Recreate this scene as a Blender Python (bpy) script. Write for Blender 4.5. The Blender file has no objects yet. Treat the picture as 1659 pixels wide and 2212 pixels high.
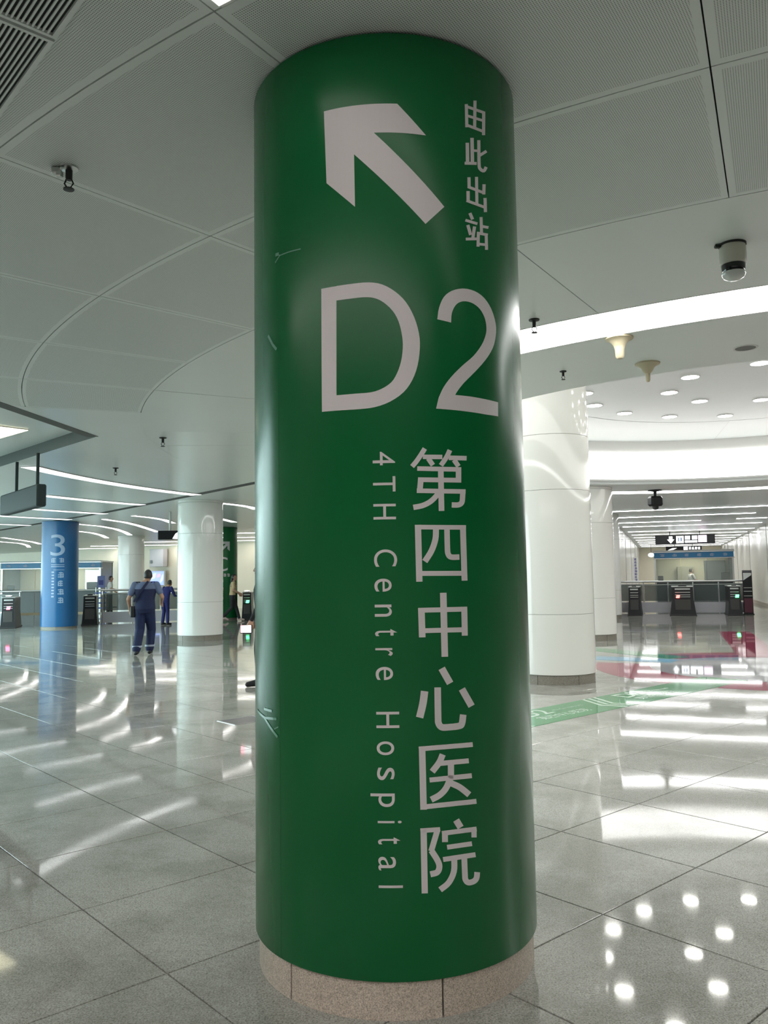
import bpy, bmesh, math, random
from mathutils import Vector, Matrix

SC = bpy.context.scene
COL = SC.collection
PI = math.pi

# ------------------------------------------------------------------ camera
def make_camera():
    cam = bpy.data.cameras.new('camera')
    ob = bpy.data.objects.new('camera', cam)
    COL.objects.link(ob)
    pitch, roll = 0.0803537, -0.0151029
    fwd = Vector((0, math.cos(pitch), math.sin(pitch)))
    up = Vector((0, -math.sin(pitch), math.cos(pitch)))
    rt = Vector((1, 0, 0))
    rt2 = rt * math.cos(roll) + up * math.sin(roll)
    up2 = up * math.cos(roll) - rt * math.sin(roll)
    m = Matrix(((rt2.x, up2.x, -fwd.x, 0), (rt2.y, up2.y, -fwd.y, 0), (rt2.z, up2.z, -fwd.z, 1.44), (0, 0, 0, 1)))
    ob.matrix_world = m
    cam.sensor_fit = 'VERTICAL'
    cam.sensor_height = 24.0
    cam.lens = 24.0 * 1761.33 / 2212.0
    cam.clip_start = 0.05
    cam.clip_end = 300
    SC.camera = ob
make_camera()

# ------------------------------------------------------------------ world and exposure
W = bpy.data.worlds.new('world')
SC.world = W
W.use_nodes = True
W.node_tree.nodes['Background'].inputs[0].default_value = (0.70, 0.95, 0.97, 1)
W.node_tree.nodes['Background'].inputs[1].default_value = 6.6
SC.view_settings.view_transform = 'Standard'
SC.view_settings.look = 'None'
SC.view_settings.exposure = 0.17
SC.view_settings.gamma = 1.0
SC.view_settings.use_curve_mapping = False

SC.cycles.max_bounces = 5
SC.cycles.diffuse_bounces = 4
SC.cycles.glossy_bounces = 3
SC.cycles.transmission_bounces = 2
SC.cycles.transparent_max_bounces = 8
SC.cycles.adaptive_threshold = 0.06
SC.cycles.use_light_tree = False
SC.cycles.caustics_reflective = False
SC.cycles.caustics_refractive = False

# strengths of the hall's ceiling lamps; the cove one is glow on the drum wall
E_RING = 9.5
E_ARC = 1.6
E_NEAR = 1.6
E_STRIP = 11.5
E_DOWN = 30.0
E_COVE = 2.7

CZ = 3.39                 # ceiling height
DC = (5.8, 12.3)          # centre of the round ceiling
TILE = 0.8
GA = math.radians(41.64)  # direction of the floor grid

# ------------------------------------------------------------------ materials
MATS = {}
def mat(name, col, rough=0.5, metal=0.0, emit=None, estr=0.0, spec=0.5, alpha=1.0, coat=0.0):
    if name in MATS: return MATS[name]
    m = bpy.data.materials.new(name); m.use_nodes = True
    b = m.node_tree.nodes['Principled BSDF']
    b.inputs['Base Color'].default_value = (*col, 1)
    b.inputs['Roughness'].default_value = rough
    b.inputs['Metallic'].default_value = metal
    b.inputs['Specular IOR Level'].default_value = spec
    b.inputs['Alpha'].default_value = alpha
    b.inputs['Coat Weight'].default_value = coat
    if emit:
        b.inputs['Emission Color'].default_value = (*emit, 1)
        b.inputs['Emission Strength'].default_value = estr
    MATS[name] = m
    return m
def nodes_of(m):
    nt = m.node_tree
    return nt, nt.nodes, nt.links, nt.nodes['Principled BSDF']
def ramp(n, stops):
    r = n.new('ShaderNodeValToRGB')
    e = r.color_ramp.elements
    while len(e) < len(stops): e.new(0.5)
    for el, (p, c) in zip(e, stops):
        el.position = p; el.color = (*c, 1)
    return r
def mixc(n, l, fac, a, b, mode='MIX'):
    x = n.new('ShaderNodeMix'); x.data_type = 'RGBA'; x.blend_type = mode
    for sock, v in ((x.inputs['Factor'], fac), (x.inputs['A'], a), (x.inputs['B'], b)):
        if isinstance(v, (int, float)): sock.default_value = v
        elif isinstance(v, tuple): sock.default_value = (*v, 1)
        else: l.new(v, sock)
    return x.outputs['Result']
def granite(name, base, dark, light, rough, scale=1.0, tilevar=0.0, stain=0.0):
    m = mat(name, base, rough, spec=0.36)
    nt, n, l, b = nodes_of(m)
    g = n.new('ShaderNodeNewGeometry')
    def noise(sc, det=2.0, rg=0.6):
        t = n.new('ShaderNodeTexNoise'); t.inputs['Scale'].default_value = sc
        t.inputs['Detail'].default_value = det; t.inputs['Roughness'].default_value = rg
        l.new(g.outputs['Position'], t.inputs['Vector']); return t
    n1 = noise(150 * scale, 2.0, 0.7)
    r1 = ramp(n, [(0.33, dark), (0.5, base), (0.68, light)])
    l.new(n1.outputs['Fac'], r1.inputs['Fac'])
    n2 = noise(38 * scale, 3.0, 0.65)
    r2 = ramp(n, [(0.36, (0.72, 0.72, 0.70)), (0.55, (1, 1, 1))])
    l.new(n2.outputs['Fac'], r2.inputs['Fac'])
    c = mixc(n, l, 0.55, r1.outputs['Color'], r2.outputs['Color'], 'MULTIPLY')
    if tilevar:
        oi = n.new('ShaderNodeObjectInfo')
        rr = ramp(n, [(0, (1 - tilevar,) * 3), (1, (1 + tilevar * 0.4,) * 3)])
        l.new(oi.outputs['Random'], rr.inputs['Fac'])
        c = mixc(n, l, 1.0, c, rr.outputs['Color'], 'MULTIPLY')
    if stain:
        n3 = noise(1.7, 6.0, 0.62)
        r3 = ramp(n, [(0.40, (1 - stain, 1 - stain, 1 - stain * 1.1)), (0.56, (1, 1, 1))])
        l.new(n3.outputs['Fac'], r3.inputs['Fac'])
        c = mixc(n, l, 1.0, c, r3.outputs['Color'], 'MULTIPLY')
        rr = n.new('ShaderNodeMapRange')
        rr.inputs['From Min'].default_value = 0.38; rr.inputs['From Max'].default_value = 0.6
        rr.inputs['To Min'].default_value = rough * 2.0; rr.inputs['To Max'].default_value = rough
        l.new(n3.outputs['Fac'], rr.inputs['Value']); l.new(rr.outputs['Result'], b.inputs['Roughness'])
    l.new(c, b.inputs['Base Color'])
    return m
def perforated(name, base, hole, pitch):
    m = mat(name, base, 0.42)
    nt, n, l, b = nodes_of(m)
    tc = n.new('ShaderNodeTexCoord')
    sp = n.new('ShaderNodeSeparateXYZ'); l.new(tc.outputs['Object'], sp.inputs[0])
    def M(op, a, bb=None):
        x = n.new('ShaderNodeMath'); x.operation = op
        for i, v in enumerate((a, bb)):
            if v is None: continue
            if isinstance(v, (int, float)): x.inputs[i].default_value = v
            else: l.new(v, x.inputs[i])
        return x.outputs[0]
    sq = []
    for ax in 'XY':
        fr = M('FRACT', M('DIVIDE', sp.outputs[ax], pitch))
        d = M('SUBTRACT', fr, 0.5)
        sq.append(M('MULTIPLY', d, d))
    r2 = M('ADD', sq[0], sq[1])
    mask = M('LESS_THAN', r2, 0.062)
    l.new(mixc(n, l, mask, base, hole), b.inputs['Base Color'])
    return m
def wornpaint(name, col, rough, var=0.06, scale=3.0, spec=0.5):
    m = mat(name, col, rough, spec=spec)
    nt, n, l, b = nodes_of(m)
    tc = n.new('ShaderNodeTexCoord')
    t = n.new('ShaderNodeTexNoise'); t.inputs['Scale'].default_value = scale; t.inputs['Detail'].default_value = 4
    l.new(tc.outputs['Object'], t.inputs['Vector'])
    r = ramp(n, [(0.3, tuple(c * (1 - var) for c in col)), (0.7, tuple(min(1, c * (1 + var)) for c in col))])
    l.new(t.outputs['Fac'], r.inputs['Fac']); l.new(r.outputs['Color'], b.inputs['Base Color'])
    return m
def emitter(name, col, s):
    return mat(name, (0.8, 0.8, 0.8), 0.5, emit=col, estr=s)

M_FLOOR = granite('polished_granite', (0.405, 0.408, 0.375), (0.205, 0.203, 0.183), (0.53, 0.522, 0.478), 0.034, 1.0, 0.10, 0.25)
M_GROUT = mat('grout', (0.12, 0.12, 0.105), 0.9)
M_SKIRT = granite('skirting_granite', (0.58, 0.50, 0.415), (0.32, 0.265, 0.215), (0.75, 0.67, 0.57), 0.4, 1.5)
M_CEIL = wornpaint('ceiling_white', (0.74, 0.79, 0.78), 0.28, 0.02, 0.6)
M_CSMOOTH = wornpaint('ceiling_panel_white', (0.74, 0.79, 0.775), 0.36, 0.02, 0.8)
M_PERF = perforated('perforated_panel', (0.72, 0.77, 0.755), (0.16, 0.18, 0.17), 0.0092)
M_DARK = mat('void_dark', (0.03, 0.035, 0.033), 0.8)
M_JOINT = mat('joint_grey', (0.10, 0.105, 0.10), 0.7)
M_GREEN = wornpaint('green_vinyl', (0.0015, 0.128, 0.033), 0.24, 0.07, 2.2, 0.36)
M_LETTER = wornpaint('letter_vinyl', (0.66, 0.62, 0.62), 0.45, 0.02, 5.0)
M_TAPE = mat('clear_tape', (0.16, 0.36, 0.26), 0.15)
M_SEAM = mat('wrap_seam', (0.012, 0.13, 0.045), 0.2)
M_BLUE = wornpaint('blue_vinyl', (0.012, 0.105, 0.26), 0.3, 0.06, 2.0)
M_BLUETXT = mat('blue_column_print', (0.30, 0.38, 0.52), 0.4)
M_WHITE = wornpaint('enamel_white', (0.84, 0.84, 0.80), 0.06, 0.015, 1.0)
M_WHITEMET = wornpaint('painted_metal', (0.62, 0.63, 0.61), 0.35, 0.03)
M_STEEL = mat('stainless', (0.55, 0.56, 0.55), 0.28, 1.0)
M_BLACK = wornpaint('black_plastic', (0.010, 0.0105, 0.012), 0.4, 0.1, spec=0.3)
M_BLACKMET = mat('black_metal', (0.015, 0.016, 0.017), 0.5)
M_WALL = wornpaint('wall_white', (0.78, 0.78, 0.76), 0.22, 0.015, 0.5)
M_CREAM = wornpaint('wall_cream', (0.88, 0.82, 0.66), 0.45, 0.03, 0.4)
M_MAROON = wornpaint('wall_maroon', (0.12, 0.02, 0.045), 0.35, 0.05)
M_LAMP = emitter('lamp_white', (1.0, 1.0, 0.985), E_RING)
M_ARC = emitter('lamp_arc', (0.97, 0.98, 1.0), E_ARC)
M_BACK = emitter('lamp_back_fill', (1.0, 0.94, 0.92), 13.5)
M_NEAR = emitter('lamp_near', (1.0, 0.95, 0.92), E_NEAR)
M_FAR = emitter('lamp_far', (1.0, 0.96, 0.93), 3.6)
M_ROW = emitter('lamp_row', (1.0, 0.95, 0.90), 12.0)
M_STRIP = emitter('lamp_strip', (1.0, 1.0, 0.99), E_STRIP)
M_DOWN = emitter('lamp_downlight', (1.0, 0.98, 0.92), E_DOWN)
M_COVE = emitter('cove_wall_glow', (1.0, 0.99, 0.96), E_COVE)
M_WARM = emitter('lamp_warm', (1.0, 0.93, 0.62), 3.0)

# ------------------------------------------------------------------ mesh helpers
def tag(o, label, cat, group=None):
    o['label'] = label; o['category'] = cat
    if group: o['group'] = group
    return o
def empty(name, loc=(0, 0, 0), rz=0.0):
    o = bpy.data.objects.new(name, None); COL.objects.link(o)
    o.location = loc; o.rotation_euler = (0, 0, rz); o.empty_display_size = 0.1
    return o
class MB:
    def __init__(s): s.v = []; s.f = []; s.m = []; s.X = Matrix.Identity(4)
    def add(s, vs, fs, mi=0):
        b = len(s.v)
        s.v += [tuple(s.X @ Vector(v)) for v in vs]
        for f in fs: s.f.append(tuple(i + b for i in f)); s.m.append(mi)
        return s
    def box(s, x0, x1, y0, y1, z0, z1, mi=0):
        vs = [(x, y, z) for z in (z0, z1) for y in (y0, y1) for x in (x0, x1)]
        return s.add(vs, [(0, 2, 3, 1), (4, 5, 7, 6), (0, 1, 5, 4), (2, 6, 7, 3), (0, 4, 6, 2), (1, 3, 7, 5)], mi)
    def bevbox(s, x0, x1, y0, y1, z0, z1, b, mi=0):
        # box with all upright edges and the top/bottom rim chamfered
        def ring(z, i):
            return [(x0 + i + b, y0 + i, z), (x1 - i - b, y0 + i, z), (x1 - i, y0 + i + b, z), (x1 - i, y1 - i - b, z),
                    (x1 - i - b, y1 - i, z), (x0 + i + b, y1 - i, z), (x0 + i, y1 - i - b, z), (x0 + i, y0 + i + b, z)]
        vs = ring(z0, b * .6) + ring(z0 + b, 0) + ring(z1 - b, 0) + ring(z1, b * .6)
        fs = [tuple(range(7, -1, -1)), tuple(range(24, 32))]
        for k in range(3):
            for i in range(8):
                j = (i + 1) % 8
                fs.append((k * 8 + i, k * 8 + j, k * 8 + 8 + j, k * 8 + 8 + i))
        return s.add(vs, fs, mi)
    def prism(s, poly, z0, z1, mi=0):
        n = len(poly)
        vs = [(x, y, z0) for x, y in poly] + [(x, y, z1) for x, y in poly]
        fs = [tuple(range(n - 1, -1, -1)), tuple(range(n, 2 * n))]
        fs += [(i, (i + 1) % n, n + (i + 1) % n, n + i) for i in range(n)]
        return s.add(vs, fs, mi)
    def lathe(s, prof, n=32, mi=0, a0=0.0, a1=2 * PI, cap=True):
        full = abs(a1 - a0 - 2 * PI) < 1e-6
        k = n if full else n + 1
        vs = []; fs = []
        for i in range(k):
            a = a0 + (a1 - a0) * i / n
            for r, z in prof: vs.append((r * math.cos(a), r * math.sin(a), z))
        p = len(prof)
        for i in range(n):
            j = (i + 1) % k
            for q in range(p - 1):
                fs.append((i * p + q, j * p + q, j * p + q + 1, i * p + q + 1))
        s.add(vs, fs, mi)
        if cap and full:
            for q, rev in ((0, True), (p - 1, False)):
                if prof[q][0] > 1e-5:
                    ids = [i * p + q for i in range(n)]
                    s.f.append(tuple(len(s.v) - k * p + i for i in (ids[::-1] if rev else ids))); s.m.append(mi)
        return s
    def arcbox(s, r0, r1, a0, a1, z0, z1, n, mi=0, c=(0, 0)):
        vs = []
        for i in range(n + 1):
            a = a0 + (a1 - a0) * i / n
            for r, z in ((r0, z0), (r1, z0), (r1, z1), (r0, z1)):
                vs.append((c[0] + r * math.cos(a), c[1] + r * math.sin(a), z))
        fs = [(0, 1, 2, 3), (4 * n + 3, 4 * n + 2, 4 * n + 1, 4 * n)]
        for i in range(n):
            for q in range(4):
                fs.append((4 * i + q, 4 * i + 4 + q, 4 * i + 4 + (q + 1) % 4, 4 * i + (q + 1) % 4))
        return s.add(vs, fs, mi)
    def ribbon(s, pts, w, z0, z1, mi=0):
        # flat strip of width w following a plan polyline
        L = []; R = []
        for i, p in enumerate(pts):
            a = Vector(pts[max(i - 1, 0)]); b = Vector(pts[min(i + 1, len(pts) - 1)])
            d = (b - a).normalized(); nn = Vector((-d.y, d.x)) * w / 2
            L.append(Vector(p) + nn); R.append(Vector(p) - nn)
        n = len(pts); vs = []
        for i in range(n):
            for q, z in ((R[i], z0), (L[i], z0), (L[i], z1), (R[i], z1)): vs.append((q.x, q.y, z))
        fs = [(0, 1, 2, 3), (4 * n - 1, 4 * n - 2, 4 * n - 3, 4 * n - 4)]
        for i in range(n - 1):
            for q in range(4): fs.append((4 * i + q, 4 * i + 4 + q, 4 * i + 4 + (q + 1) % 4, 4 * i + (q + 1) % 4))
        return s.add(vs, fs, mi)
    def tube(s, pts, r, n=8, mi=0):
        rs = r if isinstance(r, (list, tuple)) else [r] * len(pts)
        P = [Vector(p) for p in pts]; vs = []; fs = []
        ref = Vector((0.31, 0.17, 0.94))
        for i, p in enumerate(P):
            d = (P[min(i + 1, len(P) - 1)] - P[max(i - 1, 0)]).normalized()
            u = d.cross(ref).normalized(); w = d.cross(u)
            for k in range(n):
                a = 2 * PI * k / n
                vs.append(tuple(p + (u * math.cos(a) + w * math.sin(a)) * rs[i]))
        for i in range(len(P) - 1):
            for k in range(n):
                fs.append((i * n + k, i * n + (k + 1) % n, i * n + n + (k + 1) % n, i * n + n + k))
        fs.append(tuple(range(n - 1, -1, -1))); fs.append(tuple(range((len(P) - 1) * n, len(P) * n)))
        return s.add(vs, fs, mi)
    def ellipsoid(s, c, r, nu=12, nv=8, mi=0):
        vs = [(c[0], c[1], c[2] - r[2])]; fs = []
        for j in range(1, nv):
            t = PI * j / nv
            for i in range(nu):
                a = 2 * PI * i / nu
                vs.append((c[0] + r[0] * math.sin(t) * math.cos(a), c[1] + r[1] * math.sin(t) * math.sin(a), c[2] - r[2] * math.cos(t)))
        vs.append((c[0], c[1], c[2] + r[2])); last = len(vs) - 1
        for i in range(nu):
            j = (i + 1) % nu
            fs.append((0, 1 + j, 1 + i)); fs.append((last, last - nu + i, last - nu + j))
            for q in range(nv - 2): fs.append((1 + q * nu + i, 1 + q * nu + j, 1 + q * nu + nu + j, 1 + q * nu + nu + i))
        return s.add(vs, fs, mi)
    def mesh(s, name, mats, smooth=None):
        me = bpy.data.meshes.new(name); me.from_pydata(s.v, [], s.f)
        for m in (mats if isinstance(mats, (list, tuple)) else [mats]): me.materials.append(m)
        me.polygons.foreach_set('material_index', s.m)
        bm = bmesh.new(); bm.from_mesh(me); bmesh.ops.recalc_face_normals(bm, faces=bm.faces[:]); bm.to_mesh(me); bm.free()
        if smooth is not None:
            me.polygons.foreach_set('use_smooth', [True] * len(me.polygons))
            me.set_sharp_from_angle(angle=math.radians(smooth))
        me.update(); return me
    def build(s, name, mats, parent=None, smooth=None, loc=None, rz=0.0):
        o = bpy.data.objects.new(name, s.mesh(name, mats, smooth)); COL.objects.link(o)
        if parent: o.parent = parent
        if loc: o.location = loc
        if rz: o.rotation_euler = (0, 0, rz)
        return o
def link_copy(o, parent=None, loc=None, rz=None):
    c = o.copy(); COL.objects.link(c)
    if parent: c.parent = parent
    if loc is not None: c.location = loc
    if rz is not None: c.rotation_euler = (0, 0, rz)
    return c
def copy_tree(o, parent=None):
    c = o.copy(); COL.objects.link(c); c.parent = parent
    for ch in list(o.children): copy_tree(ch, c)
    return c
def struct(o): o['kind'] = 'structure'; return o

# ---- lettering: outlines of the built-in font laid flat, normalised to its own box
def glyphs(text, bold=0.0):
    cu = bpy.data.curves.new('lettering', 'FONT'); cu.body = text; cu.size = 1.0; cu.offset = bold; cu.resolution_u = 10
    ob = bpy.data.objects.new('lettering', cu); COL.objects.link(ob)
    dg = bpy.context.evaluated_depsgraph_get(); dg.update()
    me = bpy.data.meshes.new_from_object(ob.evaluated_get(dg))
    vs = [v.co.copy() for v in me.vertices]; fs = [tuple(p.vertices) for p in me.polygons]
    bpy.data.objects.remove(ob); bpy.data.curves.remove(cu); bpy.data.meshes.remove(me)
    x0 = min(v.x for v in vs); x1 = max(v.x for v in vs); y0 = min(v.y for v in vs); y1 = max(v.y for v in vs)
    return [((v.x - x0) / (x1 - x0), (v.y - y0) / (y1 - y0)) for v in vs], fs
class Print:
    """flat print: 2-D pieces placed in (s, z), later wrapped on a cylinder or laid on a plane"""
    def __init__(s): s.v = []; s.f = []
    def add(s, vs, fs):
        b = len(s.v); s.v += vs; s.f += [tuple(i + b for i in f) for f in fs]; return s
    def text(s, t, s0, s1, z0, z1, bold=0.0, cw=False):
        vs, fs = glyphs(t, bold)
        if cw: vs = [(s0 + y * (s1 - s0), z1 - x * (z1 - z0)) for x, y in vs]
        else: vs = [(s0 + x * (s1 - s0), z0 + y * (z1 - z0)) for x, y in vs]
        return s.add(vs, fs)
    def rect(s, s0, s1, z0, z1): return s.add([(s0, z0), (s1, z0), (s1, z1), (s0, z1)], [(0, 1, 2, 3)])
    def poly(s, pts): return s.add(list(pts), [tuple(range(len(pts)))])
    def blob(s, cx, cz, w, h, rnd):
        # a character too blurred to read: a few short bars inside its square
        for k in range(3):
            z = cz - h / 2 + h * (k + 0.5) / 3; ww = w * rnd.uniform(0.55, 1.0) / 2
            s.rect(cx - ww, cx + ww, z - h * .09, z + h * .09)
        s.rect(cx - w * .07, cx + w * .07, cz - h / 2, cz + h / 2)
        x = cx + rnd.choice((-1, 1)) * w * .36
        s.rect(x - w * .07, x + w * .07, cz - h * .45, cz + h * .3)
        return s
    def wrap(s, name, R, material, parent, lift=0.0012, phi0=0.0, step=0.02):
        bm = bmesh.new()
        V = [bm.verts.new((a, b, 0)) for a, b in s.v]
        for f in s.f:
            try: bm.faces.new([V[i] for i in f])
            except ValueError: pass
        a0 = min(v[0] for v in s.v); a1 = max(v[0] for v in s.v); x = math.floor(a0 / step) * step
        while x < a1:
            bmesh.ops.bisect_plane(bm, geom=bm.verts[:] + bm.edges[:] + bm.faces[:], plane_co=(x, 0, 0), plane_no=(1, 0, 0)); x += step
        for v in bm.verts:
            ph = phi0 + v.co.x / R; z = v.co.y
            v.co = ((R + lift) * math.sin(ph), -(R + lift) * math.cos(ph), z)
        for f in bm.faces:
            f.normal_update(); c = f.calc_center_median()
            if f.normal.x * c.x + f.normal.y * c.y < 0: f.normal_flip()
        me = bpy.data.meshes.new(name); bm.to_mesh(me); bm.free(); me.materials.append(material)
        o = bpy.data.objects.new(name, me); COL.objects.link(o); o.parent = parent; return o
    def flat(s, name, M4, material, parent=None):
        me = bpy.data.meshes.new(name); me.from_pydata([tuple(M4 @ Vector((a, b, 0))) for a, b in s.v], [], s.f)
        me.materials.append(material); me.update()
        o = bpy.data.objects.new(name, me); COL.objects.link(o)
        if parent: o.parent = parent
        return o
def front_plane(y):      # (s, z) -> local x, z facing -y at depth y
    return Matrix(((1, 0, 0, 0), (0, 0, -1, y), (0, 1, 0, 0), (0, 0, 0, 1)))

# ------------------------------------------------------------------ floor
def build_floor():
    base = MB().box(-45, 45, -14, 80, -0.06, -0.008).build('floor', M_GROUT)
    struct(base)
    h = TILE / 2 - 0.0030; bv = 0.0016
    t = MB()
    vs = [(sx * h, sy * h, -0.008) for sx, sy in ((-1, -1), (1, -1), (1, 1), (-1, 1))]
    vs += [(x, y, -bv) for x, y, z in vs[:4]]
    vs += [(x * (1 - bv / h), y * (1 - bv / h), 0.0) for x, y, z in vs[:4]]
    fs = [(8, 9, 10, 11)] + [(k * 4 + i, k * 4 + (i + 1) % 4, k * 4 + 4 + (i + 1) % 4, k * 4 + 4 + i) for k in (0, 1) for i in range(4)]
    t.add(vs, fs)
    proto = t.mesh('floor_tile', M_FLOOR)
    c, s = math.cos(GA), math.sin(GA)
    rest = MB()
    u0, v0 = 3.063 % TILE, 2.085 % TILE
    for i in range(-70, 90):
        for j in range(-60, 90):
            u = u0 + (i + .5) * TILE; v = v0 + (j + .5) * TILE
            x = u * c - v * s; y = u * s + v * c
            if not (-40 < x < 32 and -12 < y < 66): continue
            if 2.0 < y < 14.6 and abs(x) < 0.49 * y + 0.75:
                o = bpy.data.objects.new('floor_tile', proto); COL.objects.link(o)
                o.parent = base; o.location = (x, y, 0); o.rotation_euler = (0, 0, GA)
            elif y < 45 or (x > 4 and x < 26):
                rest.X = Matrix.Translation((x, y, 0)) @ Matrix.Rotation(GA, 4, 'Z')
                rest.add(vs, fs)
    rest.X = Matrix.Identity(4)
    o = rest.build('floor_tiles', M_FLOOR, base); o['kind'] = 'stuff'
build_floor()

# ------------------------------------------------------------------ ceiling
AZ0, AZ1 = 199.1, 266.6
def rad(d): return math.radians(d)
def polar(r, deg): return (DC[0] + r * math.cos(rad(deg)), DC[1] + r * math.sin(rad(deg)))
RECESS = [(-3.85, 10.85), (-8.6, 15.83), (-10.2, 14.6), (-10.0, 9.8), (-6.45, 8.25), (-4.15, 9.1)]
def build_ceiling():
    # the plain soffit, with holes for the round lamp, the sector of separate panels and the raised bay
    bm = bmesh.new()
    def loop(pts):
        V = [bm.verts.new((x, y, CZ)) for x, y in pts]
        for i in range(len(V)): bm.edges.new((V[i], V[(i + 1) % len(V)]))
    loop([(-30, -14), (45, -14), (45, 80), (-45, 80), (-45, 24), (-12.2, 24), (-10.5, 21), (-10.5, 7.4), (-30, 7.4)])  # left side cut back to add an opening for sky light
    # one hole: the round lamp joined to the sector of panels
    pts = []
    n = 140
    a_in = [AZ1 + (360 - (AZ1 - AZ0)) * i / n for i in range(n + 1)]      # the long way round, AZ1 -> AZ0+360
    pts += [polar(7.58, a) for a in a_in]
    pts += [polar(12.78, AZ0 + (AZ1 - AZ0) * i / 36) for i in range(37)]
    loop(pts)
    loop(RECESS)
    bmesh.ops.triangle_fill(bm, use_beauty=True, use_dissolve=False, edges=bm.edges[:], normal=(0, 0, -1))
    for f in bm.faces:
        f.normal_update()
        if f.normal.z > 0: f.normal_flip()
    me = bpy.data.meshes.new('ceiling'); bm.to_mesh(me); bm.free(); me.materials.append(M_CEIL)
    ceil = bpy.data.objects.new('ceiling', me); COL.objects.link(ceil); struct(ceil)
    # slab above everything, dark in the joints
    MB().arcbox(7.6, 12.9, rad(AZ0 - .1), rad(AZ1 + 1), CZ + .031, CZ + .09, 40, c=DC).build('slab', M_DARK, ceil)
    MB().ribbon([polar(7.6, AZ0 - .06), polar(12.9, AZ0 - .06)], .01, CZ + .0005, CZ + .09).build('leak_closure', M_DARK, ceil)  # added unseen strip, blocks sky light leaking in above the panels
    MB().arcbox(12.785, 12.80, rad(AZ0 - .1), rad(AZ1 + .1), CZ + .0005, CZ + .09, 40, c=DC).build('leak_closure', M_DARK, ceil)  # curved run of the same added light-blocking strip
    # panels of the sector
    def panel(name, r0, r1, step, mats, border):
        g = 0.0035; mb = MB(); n = 8
        a0 = g / r1; a1 = rad(step) - g / r1
        R = [r0 + g, r0 + g + border, r1 - g - border, r1 - g]
        ang = [a0, a0 + border / r1] + [a0 + border / r1 + (a1 - a0 - 2 * border / r1) * k / n for k in range(1, n + 1)] + [a1]
        vs = [(r * math.cos(a), r * math.sin(a), CZ) for a in ang for r in R]
        base = len(mb.v); mb.v += vs
        na = len(ang)
        for i in range(na - 1):
            for q in range(3):
                mb.f.append((i * 4 + q, i * 4 + 4 + q, i * 4 + 5 + q, i * 4 + 1 + q))
                mb.m.append(1 if (q == 1 and 0 < i < na - 2) else 0)
        # upstand rim
        rim = [i * 4 for i in range(na)] + [(na - 1) * 4 + q for q in (1, 2, 3)] + [i * 4 + 3 for i in range(na - 2, -1, -1)] + [2, 1]
        top = len(mb.v)
        mb.v += [(mb.v[i][0], mb.v[i][1], CZ + .03) for i in rim]
        for k in range(len(rim)):
            k2 = (k + 1) % len(rim)
            mb.f.append((rim[k], rim[k2], top + k2, top + k)); mb.m.append(0)
        return mb.mesh(name, mats)
    rows = [(7.58, 9.1, 15.0, False), (9.1, 10.33, 7.5, True), (10.33, 11.55, 7.5, True), (11.55, 12.78, 7.5, True)]
    for r0, r1, st, perf in rows:
        me = panel('ceiling_panel', r0, r1, st, [M_CSMOOTH, M_PERF if perf else M_CSMOOTH], 0.035)
        a = AZ0 if perf else AZ0 - 7.5 + 0.0
        a = AZ0 if perf else 191.6
        while a < AZ1 - .1:
            if not perf and a < AZ0 - .1:
                a0 = AZ0
            o = bpy.data.objects.new('ceiling_panel', me); COL.objects.link(o); o.parent = ceil
            o.location = (DC[0], DC[1], 0 if (perf or a > AZ0) else -0.0015); o.rotation_euler = (0, 0, rad(a)); a += st
    # inner soffit between the round lamp and the drum
    MB().arcbox(5.42, 6.93, 0, 2 * PI, CZ, CZ + .06, 160, c=DC).build('soffit_ring', M_CSMOOTH, ceil, 30)
    # drum and raised disc
    MB().arcbox(5.42, 5.45, 0, 2 * PI, CZ + .06, 4.36, 160, c=DC).build('drum_wall', M_WALL, ceil, 30)
    d = MB(); d.X = Matrix.Translation((DC[0], DC[1], 0))
    d.lathe([(0.02, 4.33), (3.19, 4.33)], 96, cap=False); d.lathe([(3.21, 4.33), (5.43, 4.33)], 96, cap=False)
    d.lathe([(0.0, 4.36), (5.5, 4.36)], 96, cap=False)
    d.build('raised_disc', M_CSMOOTH, ceil)
    s = MB()
    for k in range(6):
        a = rad(15 + 60 * k)
        s.X = Matrix.Translation((DC[0], DC[1], 0)) @ Matrix.Rotation(a, 4, 'Z')
        s.box(3.2, 5.4, -.004, .004, 4.3285, 4.3302)
    s.build('raised_disc_seam', M_WHITEMET, ceil)
    # raised bay on the left: fascia and its own soffit
    rb = MB(); n = len(RECESS)
    for i in range(n):
        a, b = RECESS[i], RECESS[(i + 1) % n]
        rb.add([(a[0], a[1], CZ), (b[0], b[1], CZ), (b[0], b[1], CZ + .17), (a[0], a[1], CZ + .17)], [(0, 1, 2, 3)], 0 )
    rb.build('bay_fascia', wornpaint('fascia_grey', (0.11, 0.13, 0.128), 0.6, 0.05), ceil)
    MB().add([(x, y, CZ + .17) for x, y in RECESS], [tuple(range(n))]).build('bay_soffit', M_CEIL, ceil)
    # dark slot on the near edge of the bay, expansion joint further back
    MB().ribbon([(-4.20, 8.6), (-3.90, 10.85)], 0.16, CZ - .004, CZ + .002).build('bay_slot', M_JOINT, ceil)
    MB().ribbon([(-1.9, 15.5), (-4.95, 19.31), (-8.0, 23.04), (-12.1, 27.62), (-17, 33.1)], 0.20, CZ - .004, CZ + .002).build('expansion_joint', M_JOINT, ceil)
    # seams in the plain part
    for r in (9.1,):
        MB().arcbox(r - .006, r + .006, rad(176), rad(AZ0), CZ - .003, CZ + .001, 20, c=DC).build('ceiling_seam', M_CSMOOTH, ceil)
    for a in (191.6, 184.1):
        p, q = polar(7.6, a), polar(9.1, a)
        MB().ribbon([p, q], .01, CZ - .002, CZ + .001).build('ceiling_seam', M_CSMOOTH, ceil)
    return ceil
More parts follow.
